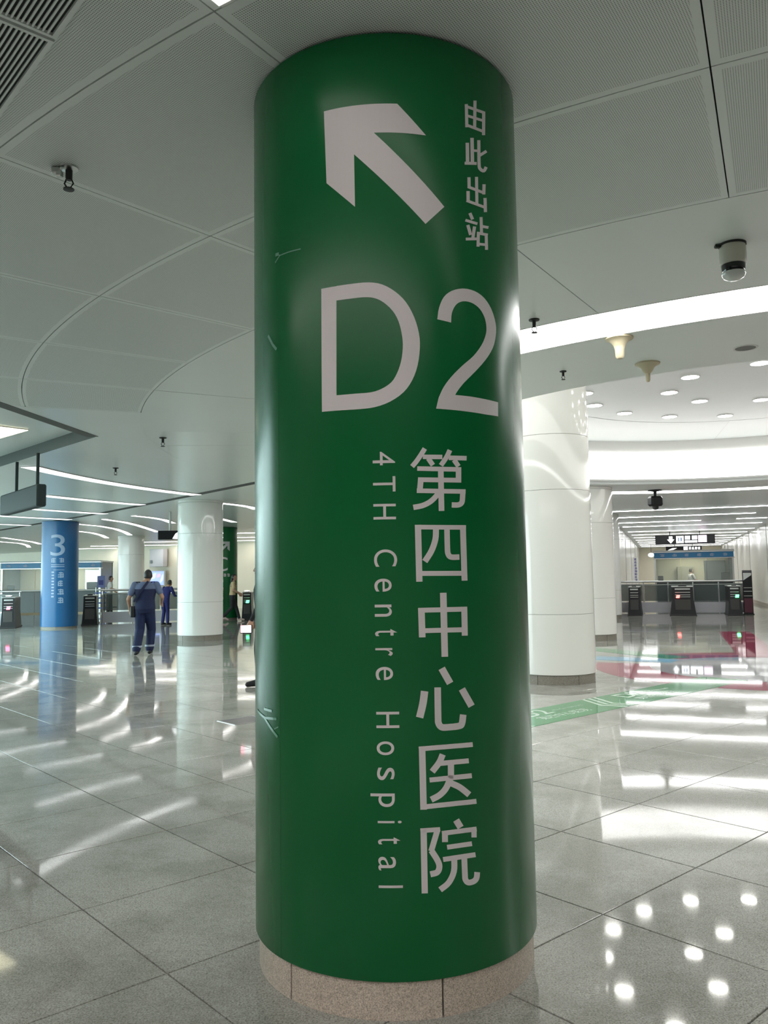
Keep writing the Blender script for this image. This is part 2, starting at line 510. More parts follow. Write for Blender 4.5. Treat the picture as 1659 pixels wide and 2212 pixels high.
CEIL = build_ceiling()

# ------------------------------------------------------------------ ceiling lamps
def ring_lamp():
    t = empty('ring_light', (DC[0], DC[1], CZ))
    tag(t, 'large bright white ring light set flush into the round ceiling', 'light')
    MB().arcbox(6.95, 7.56, 0, 2 * PI, .006, .03, 180).build('diffuser', M_LAMP, t, 30)
    MB().arcbox(6.93, 6.95, 0, 2 * PI, 0, .06, 180).build('trim', M_WHITEMET, t, 30)
    MB().arcbox(7.56, 7.58, 0, 2 * PI, 0, .06, 180).build('trim', M_WHITEMET, t, 30)
ring_lamp()
def cove_glow():
    t = empty('cove_glow_band', (DC[0], DC[1], 0))
    tag(t, 'white glowing band standing in for the cove-lit drum wall of the raised round ceiling', 'light')
    MB().arcbox(5.385, 5.41, 0, 2 * PI, CZ + .10, 4.08, 160).build('diffuser', M_COVE, t, 30)  # emissive band stands in for the light a cove throws on the drum wall
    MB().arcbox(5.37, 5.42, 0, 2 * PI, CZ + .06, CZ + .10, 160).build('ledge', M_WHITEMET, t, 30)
cove_glow()
def flat_lamp(name, label, pts, w, material, group, z=CZ):
    t = empty(name, (pts[0][0], pts[0][1], z))
    tag(t, label, 'light', group)
    P = [(x - pts[0][0], y - pts[0][1]) for x, y in pts]
    MB().ribbon(P, w, -.016, -.009).build('diffuser', material, t)
    MB().ribbon(P, w + .03, -.012, -.0055).build('housing', M_WHITEMET, t)
    return t
def arc_pts(r, a0, a1, n=14): return [polar(r, a0 + (a1 - a0) * i / n) for i in range(n + 1)]
flat_lamp('arc_light', 'curved white strip light above the hanging sign, nearest of the left bay', arc_pts(11.8, 173.9, 148.5), .30, M_ARC, 'curved strip lights in the left bay')
for r, a0, a1, lab in ((14.6, 156.5, 145, 'second'), (17.6, 149, 141.5, 'third'), (20.2, 147, 140.3, 'fourth'), (23.4, 146, 139.5, 'fifth')):
    flat_lamp('arc_light', f'curved white strip light in the left bay, {lab} from the front', arc_pts(r, a0, a1), .30, M_ARC, 'curved strip lights in the left bay')
# one row carries on over the camera; those behind are added, unseen, for front light
flat_lamp('arc_light', 'curved white light at the top edge of the photo beside the perforated panels', arc_pts(11.755, 236.85, 262), .36, M_NEAR, 'curved strip lights over the near hall')
for r, a0, a1 in ((14.8, 222, 262), (17.8, 222, 262)):
    flat_lamp('arc_light', 'unseen curved strip light added behind the camera to light the column front', arc_pts(r, a0, a1, 30), .30, M_BACK, 'curved strip lights over the near hall')
t = flat_lamp('bay_light', 'pale yellow flat light in the raised bay at the left edge', [(-5.9, 11.75), (-5.05, 11.0)], .42, M_WARM, None, CZ + .17)

# ------------------------------------------------------------------ walls
CD = (0.322, 0.947); CN = (0.947, -0.322)         # corridor: along, across
def cor(t, s): return (t * CD[0] + s * CN[0], t * CD[1] + s * CN[1])
CROT = math.atan2(CN[1], CN[0])
def wall(name, pts, m, z1=CZ, th=0.15):
    return struct(MB().ribbon(pts, th, 0, z1).build(name, m))
wall('wall_left', [(-45, 66), (-16.5, 48.5), (1.0, 35.6)], M_CREAM)
wall('wall_front', [(1.0, 35.6), cor(30.2, -1.72)], M_WALL)
wall('wall_corridor_left', [cor(30.2, -1.72), cor(64.5, -1.72)], M_WALL)
wall('wall_corridor_end', [cor(64.5, -1.8), cor(64.5, 4.3)], M_CREAM)
wall('wall_corridor_right', [cor(64.5, 4.12), cor(33.0, 4.12)], M_WALL)
wall('wall_right_return', [cor(33.0, 4.05), cor(33.0, 7.0)], M_WALL)
wall('wall_right', [cor(33.0, 7.0), (31, 14), (31, -13)], M_WALL)
wall('wall_back', [(31, -13), (-10.5, -13), (-10.5, 7.4)], M_WALL)
for nm, p, q in (('baseboard_corridor_right', cor(64, 4.02), cor(33.05, 4.02)), ('baseboard_corridor_left', cor(30.3, -1.62), cor(64, -1.62))):
    struct(MB().ribbon([p, q], .05, 0, .14).build(nm, M_SKIRT))
# added opening, out of view, to let sky light in; posts and beam invented
light_opening = struct(MB().ribbon([(-10.5, 7.4), (-10.5, 21.0)], .10, CZ - .22, CZ - .01).build('light_opening_1', M_STEEL))
for k in range(6): MB().box(-10.55, -10.45, 7.45 + k * 2.7 - .04, 7.45 + k * 2.7 + .04, 0, CZ - .22).build('light_opening_post', M_STEEL, light_opening)
# panel joints of the enamel wall cladding
def wall_joints(parent_name, s, t0, t1, step):
    mb = MB(); p = bpy.data.objects[parent_name]
    t = t0
    while t < t1:
        a = cor(t, s); b = cor(t + .012, s)
        mb.ribbon([a, b], .012, .14, CZ - .01); t += step
    mb.build('cladding_joint', M_JOINT, p)
wall_joints('wall_corridor_right', 4.042, 36.5, 64, 7.0)
wall_joints('wall_corridor_left', -1.642, 33.2, 64, 7.0)
mp = empty('maroon_wall_panel', (*cor(28.6, 3.55), 0), CROT)
tag(mp, 'tall maroon wall panel at the right edge of the photo', 'panel')
MB().bevbox(-.14, 1.5, -.12, .12, .02, CZ - .24, .01).build('panel_board', M_MAROON, mp)
MB().box(-.12, 1.48, -.10, .10, 0, .02).build('plinth', M_BLACKMET, mp)
MB().box(-.14, 1.5, -.12, .12, CZ - .24, CZ).build('bulkhead', M_WALL, mp)

# ------------------------------------------------------------------ columns
M_SKIRT2 = granite('dark_skirting_granite', (0.27, 0.25, 0.215), (0.13, 0.12, 0.10), (0.40, 0.37, 0.32), 0.4, 1.5)
def skirting(parent, R, h, n=6, phi0=0.0, seg=10, m=None):
    for k in range(n):
        a0 = phi0 + k * 2 * PI / n + .0035 / R; a1 = phi0 + (k + 1) * 2 * PI / n - .0035 / R
        mb = MB().arcbox(R - .04, R, a0 - PI / 2, a1 - PI / 2, 0.0, h, seg)
        mb.build('skirting_block', m or M_SKIRT, parent, 30)
    MB().lathe([(R - .008, .001), (R - .008, h - .002)], 48).build('mortar_core', M_GROUT, parent, 30)

# strokes of the lettering: pairs of edge points (angle on the column, height)
GLYPHS = {
  '第': [[0.2094,1.8846,0.2362,1.8761, 0.2022,1.8785,0.229,1.87, 0.1951,1.8725,0.2218,1.8639, 0.1881,1.8666,0.2144,1.8578, 0.1809,1.8607,0.2068,1.8517, 0.1733,1.8548,0.1989,1.8455, 0.1654,1.8488,0.1906,1.8393, 0.1576,1.8431,0.1825,1.8334, 0.1505,1.8381,0.1749,1.828, 0.1442,1.8339,0.168,1.8234, 0.1384,1.8303,0.1616,1.8194, 0.1326,1.8267,0.1556,1.8158, 0.1265,1.823,0.1497,1.8122], [0.2086,1.8439,0.2093,1.8591, 0.2511,1.8441,0.2519,1.8593, 0.2944,1.8445,0.2952,1.8598, 0.3386,1.8451,0.3395,1.8604], [0.2304,1.8415,0.2571,1.8513, 0.2404,1.8337,0.2673,1.8436, 0.2504,1.826,0.2774,1.8359, 0.2605,1.8182,0.2876,1.8281], [0.378,1.8812,0.4093,1.8748, 0.3718,1.8747,0.403,1.8684, 0.3659,1.8683,0.3969,1.8619, 0.3599,1.8622,0.3901,1.8551, 0.353,1.8559,0.382,1.848, 0.3446,1.8494,0.3725,1.8406, 0.335,1.8424,0.3622,1.8332, 0.3248,1.8352,0.3517,1.8259, 0.3148,1.828,0.3417,1.8188], [0.3832,1.843,0.3848,1.8589, 0.4261,1.8434,0.4277,1.8594, 0.4703,1.8441,0.472,1.8601, 0.5162,1.8449,0.518,1.861], [0.4073,1.839,0.4368,1.8494, 0.4177,1.8317,0.4475,1.8422, 0.4283,1.8245,0.4583,1.8349, 0.4388,1.8173,0.4691,1.8277], [0.1704,1.8029,0.1716,1.8185, 0.2663,1.8025,0.2676,1.8182, 0.3665,1.8028,0.3678,1.8187, 0.4732,1.804,0.4747,1.82], [0.4333,1.8165,0.4742,1.8175, 0.4325,1.7994,0.4734,1.8004, 0.4317,1.7824,0.4725,1.7832, 0.4309,1.7653,0.4717,1.7661], [0.1742,1.7644,0.1752,1.7805, 0.2684,1.7642,0.2695,1.7804, 0.3667,1.7647,0.3679,1.781, 0.4714,1.7659,0.4728,1.7823], [0.1755,1.78,0.2119,1.7785, 0.1721,1.7627,0.2084,1.7611, 0.1686,1.7454,0.2048,1.7438, 0.1652,1.7281,0.2013,1.7265], [0.1648,1.7265,0.1658,1.742, 0.2709,1.726,0.272,1.7417, 0.3823,1.7262,0.3835,1.742, 0.5024,1.7273,0.5038,1.7433], [0.4623,1.7413,0.5028,1.7416, 0.4614,1.7341,0.5019,1.7343, 0.4606,1.7268,0.5011,1.7269, 0.4598,1.7199,0.5001,1.7197, 0.4586,1.7138,0.4989,1.7132, 0.4575,1.7085,0.4977,1.7077, 0.4566,1.7042,0.4964,1.7024, 0.4554,1.7014,0.4939,1.6969, 0.4541,1.7,0.4885,1.6912, 0.4526,1.6991,0.4802,1.6864, 0.4504,1.6983,0.4703,1.6827, 0.4467,1.6974,0.4595,1.6802, 0.4413,1.6966,0.4477,1.6785, 0.4337,1.6961,0.4346,1.6777, 0.4233,1.6961,0.4213,1.6776, 0.4111,1.6962,0.4087,1.6777, 0.3989,1.6962,0.3969,1.6778], [0.3072,1.8085,0.3459,1.8095, 0.3071,1.7606,0.3457,1.7615, 0.3069,1.7129,0.3455,1.7136, 0.3068,1.6653,0.3453,1.6659], [0.3005,1.7349,0.3268,1.7228, 0.287,1.7274,0.3134,1.7154, 0.2739,1.7198,0.2999,1.7077, 0.2614,1.7129,0.2858,1.7, 0.2492,1.7073,0.2708,1.6931, 0.2368,1.7026,0.2553,1.6874, 0.224,1.6987,0.2399,1.6826, 0.2109,1.6953,0.2243,1.6787, 0.1976,1.6925,0.2083,1.6753, 0.1841,1.6904,0.1916,1.6727, 0.1697,1.6889,0.175,1.671, 0.1543,1.6876,0.1593,1.6696, 0.1387,1.6861,0.144,1.6682]],
  '四': [[0.1488,1.6174,0.1889,1.6178, 0.1496,1.5529,0.1897,1.5533, 0.1504,1.4887,0.1904,1.4889, 0.1512,1.4247,0.1911,1.4248], [0.1497,1.6022,0.1504,1.6176, 0.2595,1.6017,0.2603,1.6172, 0.3748,1.6015,0.3757,1.6172, 0.4992,1.6019,0.5002,1.6177], [0.4541,1.6162,0.4985,1.6172, 0.4553,1.5524,0.4997,1.5532, 0.4565,1.4888,0.5008,1.4894, 0.4577,1.4255,0.5019,1.4257], [0.1794,1.4442,0.1798,1.4606, 0.2726,1.4437,0.2731,1.4601, 0.3698,1.4431,0.3704,1.4597, 0.4734,1.4426,0.4741,1.4593], [0.2661,1.6039,0.3059,1.6034, 0.2654,1.5952,0.3051,1.595, 0.265,1.5868,0.3047,1.5863, 0.2641,1.5789,0.3035,1.577, 0.2615,1.5708,0.3003,1.5669, 0.2571,1.5618,0.295,1.5565, 0.2511,1.5522,0.2883,1.5457, 0.244,1.5425,0.2802,1.535, 0.236,1.5334,0.2709,1.5245, 0.2268,1.5247,0.2601,1.5144, 0.2161,1.5161,0.2481,1.505, 0.2044,1.5073,0.2362,1.496, 0.1928,1.4983,0.2246,1.4871], [0.3416,1.6036,0.3798,1.6041, 0.3417,1.5864,0.3798,1.5869, 0.3417,1.5686,0.3798,1.5691, 0.3418,1.5522,0.3799,1.5527, 0.3421,1.539,0.3802,1.5397, 0.3425,1.5303,0.3806,1.5312, 0.3429,1.5244,0.3809,1.5262, 0.3443,1.5194,0.3816,1.5237, 0.3471,1.5147,0.3831,1.5212, 0.351,1.51,0.3853,1.5185, 0.3571,1.5051,0.3867,1.5173, 0.3671,1.5008,0.3875,1.5169, 0.3804,1.4981,0.3905,1.5163, 0.396,1.497,0.3988,1.5158, 0.4128,1.497,0.4123,1.5158, 0.4295,1.4974,0.4286,1.5162, 0.4453,1.4976,0.4449,1.5165]],
  '中': [[0.3039,1.3854,0.3485,1.3855, 0.3045,1.3134,0.349,1.3132, 0.305,1.2416,0.3495,1.2413, 0.3056,1.1702,0.35,1.1696], [0.1596,1.3353,0.2015,1.3356, 0.1604,1.3027,0.2023,1.3028, 0.1613,1.27,0.2031,1.2702, 0.1621,1.2375,0.2039,1.2376], [0.1604,1.3202,0.1602,1.3365, 0.2655,1.3203,0.2653,1.3366, 0.3757,1.32,0.3756,1.3365, 0.4942,1.3195,0.4942,1.3361], [0.4507,1.3358,0.4952,1.3354, 0.4504,1.3031,0.4949,1.3026, 0.4502,1.2704,0.4946,1.2699, 0.4499,1.2379,0.4943,1.2372], [0.1829,1.2516,0.1827,1.2678, 0.2748,1.2514,0.2747,1.2676, 0.3708,1.2508,0.3707,1.2671, 0.473,1.2497,0.4729,1.2662]],
  '心': [[0.2845,1.1265,0.3259,1.137, 0.3025,1.1094,0.3442,1.1198, 0.3206,1.0922,0.3627,1.1025, 0.3389,1.075,0.3815,1.0852], [0.1682,1.0608,0.2149,1.0566, 0.1654,1.0506,0.212,1.0465, 0.1627,1.0405,0.2093,1.0364, 0.1598,1.0306,0.2062,1.0259, 0.1562,1.0205,0.2022,1.0149, 0.1515,1.0099,0.1971,1.0035, 0.146,0.9987,0.1913,0.9919, 0.1401,0.9872,0.1852,0.9804, 0.1344,0.9758,0.1794,0.969], [0.2542,1.0695,0.2973,1.0686, 0.254,1.044,0.297,1.043, 0.2537,1.0174,0.2967,1.0164, 0.2535,0.993,0.2965,0.9921, 0.2535,0.9743,0.2965,0.9733, 0.2535,0.9633,0.2964,0.9622, 0.2533,0.9574,0.2963,0.9568, 0.2542,0.9525,0.2964,0.9555, 0.2568,0.9476,0.2976,0.9535, 0.261,0.942,0.2998,0.9504, 0.2674,0.9364,0.302,0.9485, 0.2765,0.9313,0.304,0.9473, 0.2882,0.9273,0.306,0.9466, 0.3015,0.925,0.3089,0.9461, 0.3143,0.9242,0.3148,0.9458, 0.3266,0.924,0.3246,0.9458, 0.34,0.924,0.3377,0.9457, 0.3578,0.9239,0.3551,0.9457, 0.3795,0.9239,0.3758,0.9457, 0.4014,0.9241,0.3956,0.946, 0.4191,0.9249,0.4101,0.9466, 0.4314,0.9259,0.417,0.9472, 0.444,0.9282,0.4153,0.9466, 0.4537,0.9332,0.4124,0.9453, 0.4588,0.9385,0.414,0.947, 0.4631,0.9454,0.4167,0.9517, 0.4661,0.9537,0.4191,0.9585, 0.4685,0.962,0.4214,0.9667, 0.4711,0.9698,0.4239,0.9747], [0.42,1.0535,0.464,1.0632, 0.4423,1.0335,0.4871,1.043, 0.465,1.0133,0.5106,1.0226, 0.488,0.993,0.5346,1.0021]],
  '医': [[0.1493,0.862,0.1474,0.8776, 0.2635,0.8633,0.2615,0.879, 0.3837,0.863,0.3817,0.8788, 0.5142,0.8608,0.5121,0.8768], [0.1486,0.8765,0.1895,0.8759, 0.1493,0.8082,0.1902,0.8076, 0.1501,0.7402,0.1909,0.7394, 0.1509,0.6725,0.1916,0.6716], [0.153,0.6727,0.1503,0.6886, 0.2712,0.6745,0.2685,0.6905, 0.3961,0.674,0.3932,0.6902, 0.5326,0.6706,0.5295,0.6871], [0.2815,0.8516,0.3191,0.8424, 0.2759,0.8452,0.3135,0.8362, 0.2707,0.839,0.3081,0.8298, 0.2654,0.8332,0.3015,0.8228, 0.2587,0.8274,0.2928,0.8155, 0.2497,0.8212,0.2819,0.808, 0.2386,0.8144,0.2696,0.8007, 0.2265,0.8073,0.2572,0.7936, 0.2146,0.8001,0.2453,0.7865], [0.2793,0.8102,0.277,0.8263, 0.344,0.8102,0.3416,0.8265, 0.4112,0.8097,0.4087,0.826, 0.4816,0.8085,0.4791,0.8249], [0.3329,0.8164,0.375,0.8143, 0.3322,0.7999,0.3743,0.7977, 0.3315,0.7834,0.3735,0.7812, 0.3308,0.7669,0.3728,0.7647], [0.2135,0.7588,0.2109,0.7748, 0.3045,0.7597,0.3018,0.7759, 0.3999,0.7595,0.3971,0.7758, 0.5019,0.7578,0.4989,0.7742], [0.3282,0.7709,0.3667,0.7612, 0.3208,0.7628,0.3592,0.7533, 0.3138,0.7547,0.3519,0.745, 0.3069,0.7474,0.3437,0.7367, 0.2995,0.7413,0.334,0.7289, 0.2914,0.7362,0.323,0.7221, 0.2824,0.7316,0.3113,0.7163, 0.2727,0.7275,0.299,0.7111, 0.2625,0.7238,0.2857,0.7065, 0.2514,0.7206,0.2712,0.7024, 0.239,0.7178,0.2563,0.6991, 0.2252,0.715,0.2421,0.6963, 0.2114,0.712,0.2285,0.6934], [0.3406,0.742,0.3582,0.7597, 0.356,0.7379,0.3735,0.7556, 0.3712,0.7339,0.3892,0.7516, 0.3857,0.7299,0.4061,0.7469, 0.3998,0.7253,0.4238,0.7411, 0.4144,0.7195,0.4416,0.7341, 0.43,0.7126,0.4591,0.7265, 0.4465,0.7051,0.4761,0.7188, 0.4633,0.6975,0.4931,0.7112]],
  '院': [[0.1496,0.6088,0.1883,0.6078, 0.1497,0.5405,0.1883,0.5394, 0.1498,0.4724,0.1883,0.4713, 0.1499,0.4047,0.1883,0.4035], [0.1497,0.5977,0.1483,0.6126, 0.1905,0.5976,0.1892,0.6125, 0.2319,0.5973,0.2305,0.6122, 0.2739,0.5966,0.2726,0.6115], [0.2404,0.609,0.2755,0.6021, 0.2347,0.6002,0.2697,0.5932, 0.229,0.5912,0.2639,0.5843, 0.2234,0.5824,0.2582,0.5755, 0.2178,0.5737,0.2525,0.5668, 0.2124,0.5652,0.247,0.5583, 0.2071,0.5568,0.2416,0.55, 0.2018,0.5485,0.2363,0.5417, 0.1965,0.5401,0.2309,0.5333], [0.1986,0.5347,0.231,0.5438, 0.2087,0.526,0.2412,0.535, 0.2192,0.5172,0.2519,0.526, 0.2286,0.5089,0.2621,0.5171, 0.2356,0.502,0.2703,0.509, 0.2402,0.4964,0.2763,0.502, 0.2431,0.4922,0.2805,0.4956, 0.2444,0.4889,0.2829,0.4893, 0.2445,0.4858,0.2833,0.483, 0.2437,0.4825,0.2816,0.4767, 0.2418,0.4793,0.2778,0.4705, 0.2393,0.4769,0.2712,0.4645, 0.2372,0.4756,0.2606,0.4593, 0.2334,0.4749,0.2467,0.4562, 0.2251,0.4742,0.233,0.455, 0.2137,0.4737,0.2208,0.4544, 0.202,0.4729,0.2098,0.4537], [0.3611,0.6238,0.4008,0.6325, 0.371,0.6151,0.411,0.6237, 0.381,0.6063,0.4212,0.6148, 0.391,0.5975,0.4315,0.6059], [0.2862,0.5829,0.2829,0.5983, 0.3629,0.583,0.3595,0.5986, 0.4434,0.5821,0.4398,0.5978, 0.5292,0.5798,0.5254,0.5957], [0.2847,0.5933,0.3233,0.5914, 0.2846,0.583,0.3232,0.5811, 0.2845,0.5727,0.3231,0.5708, 0.2845,0.5625,0.323,0.5605], [0.4878,0.5936,0.5274,0.5904, 0.4874,0.5835,0.5271,0.5802, 0.4871,0.5734,0.5267,0.57, 0.4868,0.5632,0.5264,0.5599], [0.3185,0.5363,0.3146,0.5518, 0.3741,0.5365,0.3701,0.552, 0.4318,0.536,0.4277,0.5517, 0.492,0.5348,0.4877,0.5506], [0.2909,0.4983,0.2868,0.5142, 0.3626,0.4988,0.3584,0.5148, 0.4376,0.4982,0.4332,0.5144, 0.5171,0.4963,0.5125,0.5127], [0.3431,0.5077,0.3829,0.5049, 0.3426,0.4965,0.3824,0.4939, 0.3427,0.4854,0.3825,0.4826, 0.3419,0.4752,0.3815,0.4709, 0.339,0.4663,0.3776,0.4596, 0.3335,0.4581,0.3705,0.4492, 0.3259,0.4502,0.3611,0.4396, 0.3169,0.4429,0.35,0.4308, 0.3072,0.4366,0.3373,0.4229, 0.2966,0.4317,0.3225,0.4163, 0.2839,0.4275,0.3066,0.4111, 0.2694,0.4233,0.2915,0.4068, 0.2548,0.4187,0.2772,0.4024], [0.4116,0.5049,0.4522,0.5022, 0.412,0.4905,0.4526,0.4877, 0.4124,0.4755,0.453,0.4727, 0.4129,0.4616,0.4535,0.4589, 0.4135,0.4506,0.454,0.4478, 0.4138,0.4434,0.4543,0.4405, 0.4139,0.4385,0.4544,0.4363, 0.4149,0.434,0.4548,0.4343, 0.4177,0.4292,0.4559,0.4326, 0.4222,0.4243,0.4579,0.4303, 0.4286,0.4194,0.46,0.4287, 0.438,0.4146,0.4612,0.428, 0.4509,0.4109,0.4612,0.428, 0.4651,0.409,0.464,0.4277, 0.4787,0.4086,0.4708,0.4275, 0.4916,0.4089,0.4786,0.4278, 0.5031,0.4099,0.485,0.4283, 0.5133,0.4114,0.4893,0.429, 0.5227,0.4138,0.4926,0.4299, 0.5309,0.4172,0.4952,0.431, 0.5375,0.4217,0.4973,0.4324, 0.5417,0.4272,0.4991,0.435, 0.5437,0.4329,0.5004,0.439, 0.5449,0.4383,0.5015,0.4442, 0.5463,0.4432,0.5029,0.4494]],
  '由': [[0.6495,3.1875,0.6798,3.1934, 0.6462,3.1524,0.6763,3.158, 0.6429,3.1173,0.6729,3.1228, 0.6397,3.0823,0.6696,3.0876], [0.5708,3.1594,0.5984,3.1645, 0.5707,3.13,0.5983,3.135, 0.5706,3.1006,0.5982,3.1055, 0.5705,3.0712,0.5981,3.076], [0.7325,3.1614,0.7665,3.1685, 0.7299,3.1304,0.7637,3.1374, 0.7273,3.0995,0.7609,3.1063, 0.7247,3.0687,0.7581,3.0753], [0.5701,3.1474,0.5785,3.1586, 0.6275,3.1485,0.6365,3.16, 0.689,3.1513,0.6987,3.1631, 0.7558,3.156,0.7665,3.1683], [0.5785,3.1131,0.5857,3.1236, 0.6296,3.115,0.6373,3.1258, 0.6839,3.1182,0.6921,3.1292, 0.7423,3.1229,0.7512,3.1342], [0.5756,3.0765,0.5847,3.0876, 0.6264,3.0765,0.636,3.0879, 0.6803,3.0776,0.6906,3.0893, 0.7382,3.0801,0.7494,3.0922]],
  '此': [[0.5699,3.0122,0.6001,3.0172, 0.5694,2.9867,0.5996,2.9916, 0.5689,2.9613,0.599,2.9661, 0.5683,2.9359,0.5984,2.9406], [0.6119,3.0376,0.6436,3.0432, 0.6114,3.0057,0.6431,3.0113, 0.611,2.974,0.6425,2.9794, 0.6105,2.9422,0.642,2.9475], [0.6238,2.9872,0.6257,2.9966, 0.6422,2.9898,0.6442,2.9993, 0.6611,2.9925,0.6631,3.0021, 0.6803,2.9954,0.6824,3.005], [0.5575,2.9281,0.5587,2.9391, 0.5918,2.9328,0.593,2.9438, 0.6274,2.938,0.6287,2.9491, 0.6646,2.9437,0.6659,2.9549], [0.6759,3.0402,0.7072,3.0461, 0.6749,3.0154,0.7061,3.0212, 0.6736,2.9895,0.7048,2.9952, 0.6728,2.9659,0.7039,2.9716, 0.673,2.948,0.7041,2.954, 0.6742,2.9379,0.7052,2.9445, 0.6765,2.9325,0.7065,2.9413, 0.6817,2.9296,0.7072,2.9413, 0.6873,2.928,0.7111,2.9403, 0.696,2.9258,0.7173,2.9388, 0.7083,2.9247,0.7243,2.9382, 0.7227,2.9251,0.7302,2.9383, 0.741,2.9287,0.73,2.9381, 0.7557,2.9356,0.7296,2.9382, 0.7639,2.9421,0.7339,2.9418, 0.7701,2.9481,0.7394,2.9473, 0.7761,2.9534,0.7455,2.9529], [0.6963,2.9789,0.6817,2.9855, 0.722,2.9898,0.707,2.9963, 0.7488,3.001,0.7331,3.0073, 0.7766,3.0127,0.7603,3.0188]],
  '出': [[0.6465,2.8951,0.675,2.8999, 0.6455,2.8605,0.674,2.8651, 0.6446,2.8259,0.673,2.8305, 0.6437,2.7914,0.672,2.7958], [0.5783,2.8833,0.606,2.8876, 0.578,2.8703,0.6057,2.8745, 0.5778,2.8574,0.6054,2.8615, 0.5775,2.8444,0.6051,2.8485], [0.5752,2.8428,0.5841,2.8536, 0.6252,2.8416,0.6346,2.8526, 0.6782,2.8414,0.6883,2.8527, 0.735,2.8424,0.7459,2.854], [0.7172,2.8789,0.7501,2.8843, 0.7153,2.8657,0.7481,2.8711, 0.7134,2.8526,0.7461,2.8578, 0.7115,2.8394,0.7441,2.8446], [0.5671,2.8299,0.5957,2.8341, 0.5668,2.8165,0.5954,2.8206, 0.5665,2.8031,0.5951,2.8072, 0.5662,2.7897,0.5948,2.7937], [0.5622,2.789,0.5708,2.7997, 0.619,2.7875,0.6281,2.7984, 0.6796,2.7872,0.6895,2.7983, 0.7454,2.7883,0.7562,2.7998], [0.7235,2.8273,0.7568,2.8333, 0.7236,2.8094,0.7568,2.8153, 0.7236,2.7915,0.7569,2.7973, 0.7237,2.7737,0.7569,2.7794]],
  '站': [[0.5796,2.7469,0.6053,2.755, 0.587,2.7399,0.6129,2.748, 0.5944,2.7329,0.6205,2.741, 0.6019,2.7259,0.6282,2.734], [0.5494,2.7142,0.5565,2.7247, 0.583,2.7139,0.5904,2.7245, 0.6179,2.7139,0.6255,2.7246, 0.6541,2.7143,0.6621,2.7252], [0.5594,2.7007,0.5855,2.7071, 0.5665,2.6892,0.5929,2.6957, 0.5738,2.6777,0.6003,2.6842, 0.581,2.6663,0.6078,2.6728], [0.617,2.7048,0.6453,2.7069, 0.6112,2.6897,0.6394,2.6918, 0.6055,2.6747,0.6334,2.6767, 0.5998,2.6598,0.6276,2.6616], [0.5523,2.644,0.5524,2.6541, 0.5843,2.6481,0.5844,2.6582, 0.6173,2.6524,0.6175,2.6626, 0.6517,2.6572,0.6518,2.6674], [0.6798,2.748,0.7094,2.7529, 0.6799,2.7279,0.7096,2.7327, 0.6801,2.7079,0.7097,2.7126, 0.6802,2.6878,0.7099,2.6924], [0.6953,2.7107,0.7009,2.7216, 0.7177,2.7124,0.7236,2.7234, 0.7409,2.7144,0.7469,2.7254, 0.7649,2.7165,0.7712,2.7277], [0.6513,2.6884,0.6798,2.692, 0.649,2.6697,0.6774,2.6733, 0.6467,2.651,0.675,2.6545, 0.6444,2.6324,0.6726,2.6358], [0.6505,2.6791,0.6557,2.6899, 0.6842,2.6813,0.6896,2.6922, 0.7194,2.684,0.7251,2.6949, 0.7564,2.6871,0.7624,2.6982], [0.7263,2.6889,0.7579,2.694, 0.7262,2.6696,0.7578,2.6747, 0.7262,2.6505,0.7578,2.6554, 0.7261,2.6313,0.7577,2.6361], [0.661,2.6395,0.6641,2.6495, 0.6866,2.6419,0.6898,2.6519, 0.7131,2.6446,0.7164,2.6547, 0.7406,2.6475,0.744,2.6577]],
